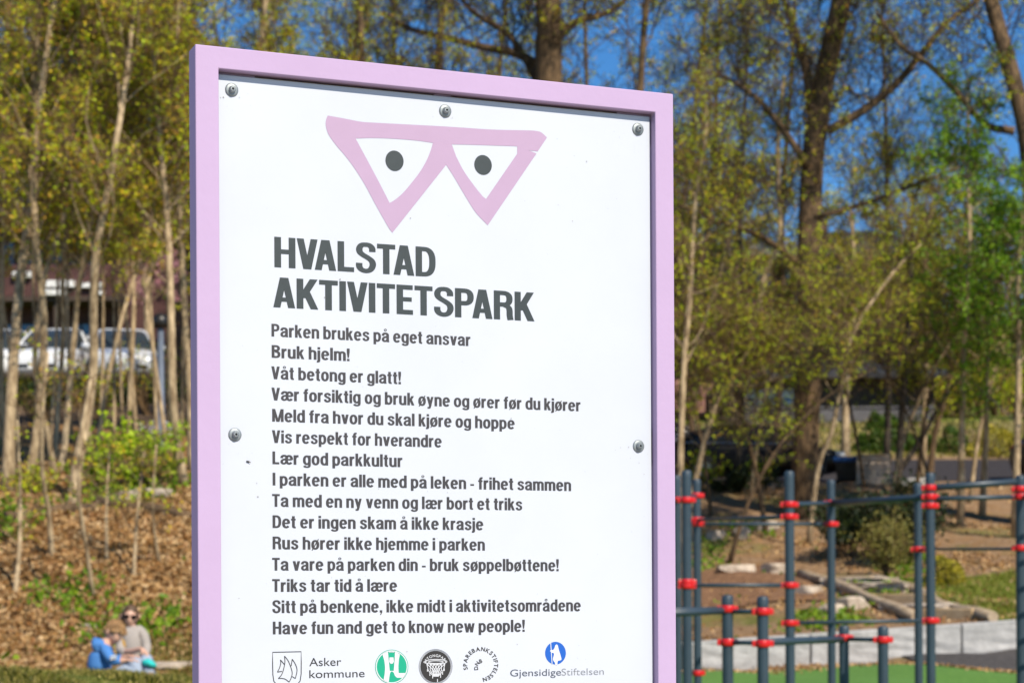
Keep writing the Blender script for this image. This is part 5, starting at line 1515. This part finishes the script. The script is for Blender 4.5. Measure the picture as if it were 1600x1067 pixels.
for a, b_, v0, v1 in ((-12, 20, 449, 463), (40, 68, 432, 441), (84, 108, 446, 456), (112, 135, 446, 456), (86, 120, 460, 468), (140, 178, 450, 457), (160, 180, 462, 468)):
    m_ = MB(); m_.box2((hxp(a), -1.72, zz(v1, Yl, zb)), (hxp(b_), -1.505, zz(v0, Yl, zb))); m_.build('flower_box', M['house_white'], hl)
m_ = MB(); m_.box2((hxp(100), -1.4, 0), (hxp(104), -1.2, zz(477, Yl, zb))); m_.build('balcony_post', M['wood_brown'], hl)
for a, b_ in ((10, 60), (110, 150)):
    window(hl, hxp(a), hxp(b_), zz(560, Yl, zb), zz(500, Yl, zb), 0, frame='wood_brown')
Yr = 77
hr, hx0, hx1, zb = bld('house', 'pink brick house with orange flower boxes on the hill right of the sign', 'house', 990, 1275, Yr, 9)
m_ = MB(); m_.box2((hx0, 0, 0), (hx1, 8, zz(455, Yr, zb))); m_.build('wall', M['wall_pink'], hr)
m_ = MB(); m_.box2((hx0, .01, zz(455, Yr, zb)), (hx1, 8, zz(404, Yr, zb))); m_.build('upper_wall', M['wood_brown'], hr)
ze, zr_ = zz(402, Yr, zb), zz(352, Yr, zb)
bmr = bmesh.new()
quad_solid(bmr, [(hx0 - .6, -1.4, ze), (hx1 + .6, -1.4, ze), (hx1 + .6, 4, zr_), (hx0 - .6, 4, zr_)], .25)
quad_solid(bmr, [(hx1 + .6, 9, ze), (hx0 - .6, 9, ze), (hx0 - .6, 4.01, zr_), (hx1 + .6, 4.01, zr_)], .25)
bmesh.ops.recalc_face_normals(bmr, faces=bmr.faces)
me = bpy.data.meshes.new('roof'); bmr.to_mesh(me); bmr.free(); me.materials.append(M['roof_grey'])
ro = bpy.data.objects.new('roof', me); COL.objects.link(ro); ro.parent = hr
for a, b_ in ((1000, 1040), (1066, 1098), (1112, 1150), (1178, 1210), (1228, 1262)):
    window(hr, hxp(a, Yr, hr), hxp(b_, Yr, hr), zz(452, Yr, zb), zz(415, Yr, zb), 0, frame='wood_brown')
for a, b_ in ((1060, 1072), (1078, 1092), (1094, 1108), (1128, 1140), (1230, 1250)):
    window(hr, hxp(a, Yr, hr), hxp(b_, Yr, hr), zz(512, Yr, zb), zz(490, Yr, zb), 0, mull=0, upper=True)
m_ = MB(); m_.box2((hx0, -1.3, zz(534, Yr, zb)), (hx1, -.02, zz(528, Yr, zb))); m_.build('balcony', M['wood_brown'], hr)
for a, b_ in ((1070, 1090), (1094, 1106), (1150, 1162), (1200, 1212), (1226, 1246), (1176, 1186)):
    m_ = MB(); m_.box2((hxp(a, Yr, hr), -1.5, zz(527.5, Yr, zb)), (hxp(b_, Yr, hr), -1.2, zz(515, Yr, zb))); m_.build('flower_box', M['planter'], hr)
Yd = 98
hd2, hx0, hx1, zb = bld('house', 'dark roofed house on the hilltop behind the big trunk, under the sky', 'house', 1235, 1475, Yd, 9)
m_ = MB(); m_.box2((hx0, 0, 0), (hx1, 9, zz(402, Yd, zb))); m_.build('wall', M['wood_brown'], hd2)
bmr = bmesh.new(); ze, zr_ = zz(404, Yd, zb), zz(338, Yd, zb)
quad_solid(bmr, [(hx0 - .7, -1.2, ze), (hx1 + .7, -1.2, ze), (hx1 - 2.5, 4.5, zr_), (hx0 + 2.5, 4.5, zr_)], .25)
quad_solid(bmr, [(hx1 + .7, 10.2, ze), (hx0 - .7, 10.2, ze), (hx0 + 2.5, 4.51, zr_), (hx1 - 2.5, 4.51, zr_)], .25)
quad_solid(bmr, [(hx1 + .7, -1.19, ze), (hx1 + .7, 10.19, ze), (hx1 - 2.49, 4.5, zr_ - .01)], .25)
quad_solid(bmr, [(hx0 - .7, 10.19, ze), (hx0 - .7, -1.19, ze), (hx0 + 2.49, 4.5, zr_ - .01)], .25)
bmesh.ops.recalc_face_normals(bmr, faces=bmr.faces)
me = bpy.data.meshes.new('roof'); bmr.to_mesh(me); bmr.free(); me.materials.append(M['roof_dark'])
ro = bpy.data.objects.new('roof', me); COL.objects.link(ro); ro.parent = hd2
m_ = MB(); m_.box2((hxp(1300, Yd, hd2), 4.6, zr_ - .8), (hxp(1318, Yd, hd2), 5.2, zr_ + .7)); m_.build('chimney', M['wall_pink'], ro)
for a, b_ in ((1245, 1275), (1300, 1340), (1370, 1410), (1430, 1462)):
    window(hd2, hxp(a, Yd, hd2), hxp(b_, Yd, hd2), zz(445, Yd, zb), zz(412, Yd, zb), 0, frame='wood_brown')
# dark low building with a strip of blue and white windows, above the road
Yg = 69
gg, hx0, hx1, zb = bld('garage', 'low dark building with a strip of white and blue windows behind the big trunk', 'garage', 1130, 1462, Yg, 6)
m_ = MB(); m_.box2((hx0, 0, -.3), (hx1, 6, zz(590, Yg, zb))); m_.build('wall', M['wood_brown'], gg)
bmr = bmesh.new(); quad_solid(bmr, [(hx0 - .4, -.8, zz(588, Yg, zb)), (hx1 + .4, -.8, zz(588, Yg, zb)), (hx1 + .4, 6.4, zz(530, Yg, zb)), (hx0 - .4, 6.4, zz(530, Yg, zb))], .2)
bmesh.ops.recalc_face_normals(bmr, faces=bmr.faces)
me = bpy.data.meshes.new('roof'); bmr.to_mesh(me); bmr.free(); me.materials.append(M['roof_dark'])
ro = bpy.data.objects.new('roof', me); COL.objects.link(ro); ro.parent = gg
for i, (a, b_) in enumerate(((1162, 1184), (1187, 1202), (1204, 1219), (1221, 1241))):
    window(gg, hxp(a, Yg, gg), hxp(b_, Yg, gg), zz(634, Yg, zb), zz(610, Yg, zb), 0, mull=0, upper=True)
Yk = 66.5
rw_, hx0, hx1, zb = bld('retaining_wall', 'grey concrete retaining wall along the top of the embankment past the road', 'wall', 1165, 1462, Yk, 1)
m_ = MB(); m_.box2((hx0, 0, -.2), (hx1, .3, zz(641, Yk, zb))); o = m_.build('wall_body', M['wall_grey'], rw_); bevel(o, .02)
m_ = MB(); m_.box2((hx0 - .02, -.04, zz(641, Yk, zb) + .002), (hx1 + .02, .34, zz(641, Yk, zb) + .08)); m_.build('coping', M['wall_grey'], rw_)

# ================================================================ PEOPLE
M['skin'] = mat('skin', (.62, .36, .26), .5, var=.05, scale=20)
M['hair_brown'] = mat('hair_brown', (.10, .055, .028), .6, var=.4, scale=60)
M['hair_fair'] = mat('hair_fair', (.32, .18, .075), .6, var=.35, scale=60)
M['knit'] = mat('grey_knit', (.36, .32, .29), .9, var=.08, scale=60, bump=.2)
M['mustard'] = mat('mustard', (.45, .25, .05), .85)
M['denim'] = mat('pale_denim', (.30, .36, .46), .85, var=.1, scale=40)
M['hoodie'] = mat('blue_hoodie', (.06, .20, .50), .85, var=.06, scale=30, bump=.1)
M['teal'] = mat('teal_cloth', (.02, .50, .47), .7)
M['shades'] = mat('sunglasses', (.012, .008, .008), .12, spec=.8)
M['print_white'] = mat('print_white', (.75, .77, .80), .7)
def skin(name, verts, edges, rad, m, parent, sub=2):
    """one continuous body surface grown on a skeleton"""
    me = bpy.data.meshes.new('tmp'); me.from_pydata([tuple(v) for v in verts], edges, []); me.update()
    o = bpy.data.objects.new('tmp', me); COL.objects.link(o)
    sk = o.modifiers.new('skin', 'SKIN'); sk.use_smooth_shade = True
    for i, r in enumerate(rad):
        rr = r if isinstance(r, tuple) else (r, r)
        me.skin_vertices[0].data[i].radius = rr
    me.skin_vertices[0].data[0].use_root = True
    ss = o.modifiers.new('sub', 'SUBSURF'); ss.levels = sub; ss.render_levels = sub
    dg = bpy.context.evaluated_depsgraph_get()
    out = bpy.data.meshes.new_from_object(o.evaluated_get(dg))
    bpy.data.objects.remove(o)
    out.name = name; out.materials.clear(); out.materials.append(m)
    for p in out.polygons: p.use_smooth = True
    r_ = bpy.data.objects.new(name, out); COL.objects.link(r_); r_.parent = parent
    return r_
def chain(V, E, Rr, pts, start=None):
    """append a chain of (point, radius); returns index of last"""
    prev = start
    for p, r in pts:
        V.append(p); Rr.append(r)
        if prev is not None: E.append((prev, len(V) - 1))
        prev = len(V) - 1
    return prev
def head_mesh(mb, c, fwd, up, s, mi=0):
    """head with brow, nose, chin, eye sockets, ears; fwd = facing"""
    f = Vector(fwd).normalized(); u = Vector(up); u = (u - f * u.dot(f)).normalized(); r_ = f.cross(u)
    nu, nv = 28, 20
    V = []
    for i in range(nv + 1):
        th = math.pi * i / nv
        for j in range(nu):
            ph = 2 * math.pi * j / nu
            x, y, z = math.sin(th) * math.sin(ph), math.sin(th) * math.cos(ph), math.cos(th)   # y forward
            X, Y, Z = x * .076, y * .095, z * .115
            if z < 0: X *= 1 - .32 * (-z) ** 1.3; Y *= 1 - .12 * (-z)
            if y > 0 and z < -.2: Y += .008
            gsh = lambda a, b_, sa, sb: math.exp(-((x - a) / sa) ** 2 - ((z - b_) / sb) ** 2) if y > 0 else 0
            Y += .022 * gsh(0, -.20, .13, .17) + .006 * gsh(0, .22, .6, .10) - .010 * (gsh(.38, .03, .17, .12) + gsh(-.38, .03, .17, .12)) + .006 * gsh(0, -.52, .3, .08) + .008 * gsh(0, -.85, .35, .15)
            V.append(tuple((r_ * X + f * Y + u * Z) * s + Vector(c)))
    i = np.arange(nv)[:, None] * nu; j = np.arange(nu)[None]; j2 = (j + 1) % nu
    mb.add(V, np.stack([i + j, i + nu + j, i + nu + j2, i + j2], -1).reshape(-1, 4), mi, True)
    for sg in (1, -1):
        e = Vector(c) + (r_ * sg * .077 + u * -.005 - f * .006) * s
        mb.tube([e + u * .03 * s - f * .006 * s, e + u * .018 * s + r_ * sg * .012 * s, e - u * .012 * s + r_ * sg * .010 * s, e - u * .03 * s], [.006 * s, .013 * s, .011 * s, .005 * s], 8, mi)
    return f, u, r_
def hair_cap(mb, c, f, u, r_, s, down_back, mi=0, seed=0, fringe=.28, side=-.15):
    rg = np.random.default_rng(seed)
    nu, nv = 36, 16
    V = []
    for i in range(nv + 1):
        for j in range(nu):
            ph = 2 * math.pi * j / nu
            front = max(0, math.cos(ph))
            lim = fringe * front ** .6 + (1 - front ** .6) * (side if abs(math.sin(ph)) > .6 and math.cos(ph) > -.3 else down_back)
            th = math.acos(max(-1, min(1, 1 - (1 - lim) * i / nv)))
            k = 1.10 + rg.uniform(-.03, .03) + .03 * math.sin(ph * 9)
            V.append(tuple((r_ * math.sin(th) * math.sin(ph) * .079 + f * math.sin(th) * math.cos(ph) * .097 + u * math.cos(th) * .116) * s * k + Vector(c)))
    i = np.arange(nv)[:, None] * nu; j = np.arange(nu)[None]; j2 = (j + 1) % nu
    mb.add(V, np.stack([i + j, i + nu + j, i + nu + j2, i + j2], -1).reshape(-1, 4), mi, True)
def hand(V, E, Rr, start, wrist, dirn, palm_n, s=1.0, curl=.5):
    """palm, four unequal fingers and a thumb continuing the arm chain"""
    d = Vector(dirn).normalized(); n = Vector(palm_n); n = (n - d * n.dot(d)).normalized(); b_ = d.cross(n)
    pm = chain(V, E, Rr, [(wrist + d * .035 * s, (.030 * s, .018 * s)), (wrist + d * .07 * s, (.036 * s, .014 * s))], start)
    for k, (off, ln) in enumerate(((-.028, .066), (-.009, .076), (.010, .071), (.028, .055))):
        root = wrist + d * .088 * s + b_ * off * s
        e1 = root + (d * math.cos(curl * .5) + n * math.sin(curl * .5)) * ln * .5 * s
        e2 = e1 + (d * math.cos(curl) + n * math.sin(curl)) * ln * .35 * s
        chain(V, E, Rr, [(root, .0095 * s), (e1, .0085 * s), (e2, .007 * s)], pm)
    t0 = wrist + d * .03 * s - b_ * .034 * s
    chain(V, E, Rr, [(t0, .012 * s), (t0 + (d * .7 - b_ * .6 + n * .2) * .035 * s, .010 * s), (t0 + (d * .95 - b_ * .55 + n * .3) * .06 * s, .008 * s)], pm - 1)

# --- woman: sits facing the camera, sunglasses, long dark hair over one shoulder
Y0 = 20.3
def q(u, v, dy=0.0): return P(u, v, Y0 + dy)
seat = on(q(206, 1040).x, Y0)
wm = thing('person', 'woman in a grey cardigan and sunglasses sitting on the leafy bank beside a boy', 'person', seat)
B0 = Vector(seat)
def w_(u, v, dy=0.0): return q(u, v, dy) - B0
pel = Vector((w_(207, 1040).x, 0, .10))
V, E, Rr = [], [], []
pv = chain(V, E, Rr, [(pel, (.15, .12))])
ch_ = chain(V, E, Rr, [(w_(207, 1022), (.125, .10)), (w_(207, 1001), (.135, .10)), (w_(206, 988), (.10, .075)), (w_(205, 981), .048), (w_(204.5, 972), .046)], pv)
sh = ch_ - 2
# image-left arm: crosses forward to the knee
el_ = chain(V, E, Rr, [(w_(195, 987), .052), (w_(190, 993, -.02), .05), (w_(189, 1019, -.12), .04)], sh)
wr = chain(V, E, Rr, [(w_(204, 1018, -.3), .034), (w_(221, 1013, -.42), .027)], el_)
hand(V, E, Rr, wr, w_(221, 1013, -.42), w_(236, 1026, -.46) - w_(222, 1013, -.42), Vector((-.3, 0, -1)), 1.0, .5)
er = chain(V, E, Rr, [(w_(217, 985), .052), (w_(224, 991, -.02), .05), (w_(229, 1012, -.05), .04), (w_(226, 1026, -.22), .03)], sh)
hand(V, E, Rr, er, w_(226, 1026, -.22), Vector((-.2, -1, -.1)), Vector((0, 0, -1)), .95, .5)
for sg, kn, ft in ((1, w_(227, 1027, -.45), w_(236, 1062, -.55)), (-1, w_(211, 1030, -.5), w_(214, 1064, -.62))):
    kk_ = chain(V, E, Rr, [(pel + Vector((sg * .09, -.06, -.01)), .095), ((pel + kn) / 2 + Vector((sg * .05, -.03, .02)), .085), (kn, .066), ((kn + ft) / 2, .058), (ft, .042), (ft + Vector((.02, -.14, -.02)), (.04, .03))], pv)
skin('body', V, E, Rr, M['skin'], wm)
mb = MB(); hc = w_(204, 962.5); f, u_, r_ = head_mesh(mb, hc, (.10, -1, -.10), (0.05, 0, 1), 1.0); mb.build('head', M['skin'], wm)
mb = MB(); hair_cap(mb, hc, f, u_, r_, 1.0, -.75, 0, 3, .62, -.5)
for i in range(16):
    a = hc - f * .05 + u_ * .04 + r_ * (.085 if i % 2 else .07)
    side = -1 if r_.x > 0 else 1
    x0 = hc + Vector((-.075 - .02 * random.random(), .02 + .05 * random.random(), .03 - .05 * random.random()))
    mb.tube([x0, x0 + Vector((-.035, -.03, -.09)), x0 + Vector((-.045 + .03 * random.random(), -.07, -.17)), x0 + Vector((-.05 + .05 * random.random(), -.085, -.25 - .05 * random.random()))], [.02, .026, .024, .008], 6)
mb.build('hair', M['hair_brown'], wm)
mb = MB()
for sg in (1, -1):
    c = hc + f * .088 + u_ * .004 + r_ * sg * .034
    Mx = np.array([[r_.x, f.x, u_.x], [r_.y, f.y, u_.y], [r_.z, f.z, u_.z]])
    mb.box(tuple(c), (.058, .012, .042), 0, Mx); mb.tube([hc + f * .085 + u_ * .012 + r_ * sg * .062, hc + f * .03 + u_ * .014 + r_ * sg * .080, hc - f * .02 + u_ * .01 + r_ * sg * .082], .005, 6)
mb.tube([hc + f * .096 + u_ * .012 + r_ * .01, hc + f * .096 + u_ * .012 - r_ * .01], .005, 6)
mb.build('sunglasses', M['shades'], wm)
# cardigan: a second surface just outside the body, open to the mustard top
V, E, Rr = [], [], []
pv = chain(V, E, Rr, [(w_(207, 1036), (.165, .135))])
ch_ = chain(V, E, Rr, [(w_(208, 1020), (.145, .118)), (w_(208, 1002), (.152, .116)), (w_(206.5, 988), (.115, .085))], pv)
chain(V, E, Rr, [(w_(194, 987), .064), (w_(189.5, 993, -.02), .062), (w_(188.5, 1018, -.12), .053), (w_(197, 1020, -.24), .044)], ch_)
chain(V, E, Rr, [(w_(218, 985), .064), (w_(224.5, 991, -.02), .062), (w_(229.5, 1011, -.05), .05), (w_(227, 1023, -.18), .042)], ch_)
skin('cardigan', V, E, Rr, M['knit'], wm)
V, E, Rr = [], [], []
chain(V, E, Rr, [(w_(197, 1017, -.07), (.07, .07)), (w_(195, 1003, -.06), (.065, .065)), (w_(197, 993, -.05), (.045, .045))])
skin('top', V, E, Rr, M['mustard'], wm)
V, E, Rr = [], [], []
pv = chain(V, E, Rr, [(pel + Vector((0, 0, -.01)), (.175, .14))])
for sg, kn, ft in ((1, w_(227, 1027, -.45), w_(236, 1062, -.55)), (-1, w_(211, 1030, -.5), w_(214, 1064, -.62))):
    chain(V, E, Rr, [(pel + Vector((sg * .09, -.06, -.01)), .11), ((pel + kn) / 2 + Vector((sg * .05, -.03, .02)), .10), (kn, .082), ((kn + ft) / 2, .072), (ft * .85 + kn * .15, .058)], pv)
skin('trousers', V, E, Rr, M['denim'], wm)
cl_ = MB()
cc = q(233, 1035, -.52)
bmw = bmesh.new(); bmesh.ops.create_icosphere(bmw, subdivisions=3, radius=1)
for v in bmw.verts:
    c = v.co; f_ = 1 + .12 * math.sin(c.x * 5 + c.z * 3) * math.sin(c.y * 4)
    v.co = Vector((c.x * .075, c.y * .09, c.z * .042 - .03 * max(0, c.x))) * f_
me = bpy.data.meshes.new('cloth_bundle'); bmw.to_mesh(me); bmw.free(); me.materials.append(M['teal'])
for p in me.polygons: p.use_smooth = True
o = bpy.data.objects.new('cloth_bundle', me); COL.objects.link(o); o.location = cc; tag(o, 'bunched teal cloth under the hand of the woman in the grey cardigan', 'cloth')

# --- boy: in profile, facing right, looking down
Y0 = 19.35
seat = on(q(160, 1050).x, Y0)
_qb = q
by = thing('person', 'boy in a blue hooded sweatshirt seen from the side, looking down beside the woman', 'person', seat)
B0 = Vector(seat)
pel = Vector((w_(157, 1060).x, 0, .10))
V, E, Rr = [], [], []
pv = chain(V, E, Rr, [(pel, (.13, .12))])
ch_ = chain(V, E, Rr, [(w_(156, 1036), (.11, .10)), (w_(159, 1017), (.11, .10)), (w_(163, 1005), (.075, .07)), (w_(168, 999), .043), (w_(174, 992), .043)], pv)
sh = ch_ - 2
for dy, e1, wv in ((-.13, (176, 1033, -.18), (197, 1031, -.2)), (.12, (178, 1030, .15), (200, 1025, .05))):
    e = chain(V, E, Rr, [(w_(164, 1010, dy * .7), .046), (w_(165, 1016, dy), .045), (w_(*e1), .036)], sh)
    wri = chain(V, E, Rr, [((w_(*e1) + w_(*wv)) / 2, .031), (w_(*wv), .024)], e)
    hand(V, E, Rr, wri, w_(*wv), Vector((1, 0, .05)), Vector((0, 0, -1)), .85, .6)
for sg, kn, ft in ((1, w_(200, 1042, .12), w_(212, 1072, .12)), (-1, w_(196, 1050, -.14), w_(208, 1076, -.16))):
    chain(V, E, Rr, [(pel + Vector((.05, sg * .08, -.01)), .08), ((pel + kn) / 2, .072), (kn, .058), ((kn + ft) / 2, .052), (ft, .038), (ft + Vector((.13, 0, -.01)), (.035, .03))], pv)
skin('body', V, E, Rr, M['skin'], by)
mb = MB(); hc = w_(178.5, 987.5); f, u_, r_ = head_mesh(mb, hc, (.80, -.48, -.34), (.35, -.12, .93), 1.0); mb.build('head', M['skin'], by)
mb = MB(); hair_cap(mb, hc, f, u_, r_, 1.04, -.35, 0, 5, .28, .02)
rt_ = np.random.default_rng(8)
for _ in range(150):      # loose locks
    th, ph = rt_.uniform(0, 1.35), rt_.uniform(0, 6.28)
    d_ = r_ * math.sin(th) * math.sin(ph) * .083 + f * math.sin(th) * math.cos(ph) * .101 + u_ * math.cos(th) * .121
    tg_ = (f * .5 - u_ * .9 + Vector(rt_.normal(size=3)) * .4).normalized() * .045
    a_ = hc + d_ * 1.05
    mb.tube([a_, a_ + tg_ * .5 + d_ * .08, a_ + tg_], [.012, .010, .002], 5)
mb.build('hair', M['hair_fair'], by)
V, E, Rr = [], [], []
pv = chain(V, E, Rr, [(w_(156, 1052), (.15, .14))])
ch_ = chain(V, E, Rr, [(w_(155, 1034), (.14, .125)), (w_(159, 1018), (.135, .12)), (w_(163, 1007), (.085, .08))], pv)
chain(V, E, Rr, [(w_(152, 1006), (.08, .085)), (w_(147, 1013), (.06, .07))], ch_)     # the hood lying on the back
for dy, e1, wv in ((-.13, (176, 1033, -.18), (190, 1031.5, -.2)), (.12, (178, 1030, .15), (192, 1027, .08))):
    chain(V, E, Rr, [(w_(164, 1011, dy * .7), .062), (w_(165, 1017, dy), .060), (w_(*e1), .05), (w_(*wv), .04)], ch_)
skin('sweatshirt', V, E, Rr, M['hoodie'], by)
mb = MB()
for k_ in range(9):
    c = w_(174 + (k_ % 3) * 3.6 + random.uniform(-.6, .6), 1024.5 + (k_ // 3) * 2.6 - (k_ % 3) * .7, -.232 + .0)
    mb.box(tuple(c), (.016, .03, .010), 0)
pr_ = mb.build('sleeve_print', M['print_white'], by)
V, E, Rr = [], [], []
pv = chain(V, E, Rr, [(pel, (.15, .14))])
for sg, kn, ft in ((1, w_(200, 1042, .12), w_(212, 1072, .12)), (-1, w_(196, 1050, -.14), w_(208, 1076, -.16))):
    chain(V, E, Rr, [(pel + Vector((.05, sg * .08, -.01)), .095), ((pel + kn) / 2, .086), (kn, .07), ((kn + ft) / 2, .064), (ft * .85 + kn * .15, .05)], pv)
skin('trousers', V, E, Rr, M['denim'], by)
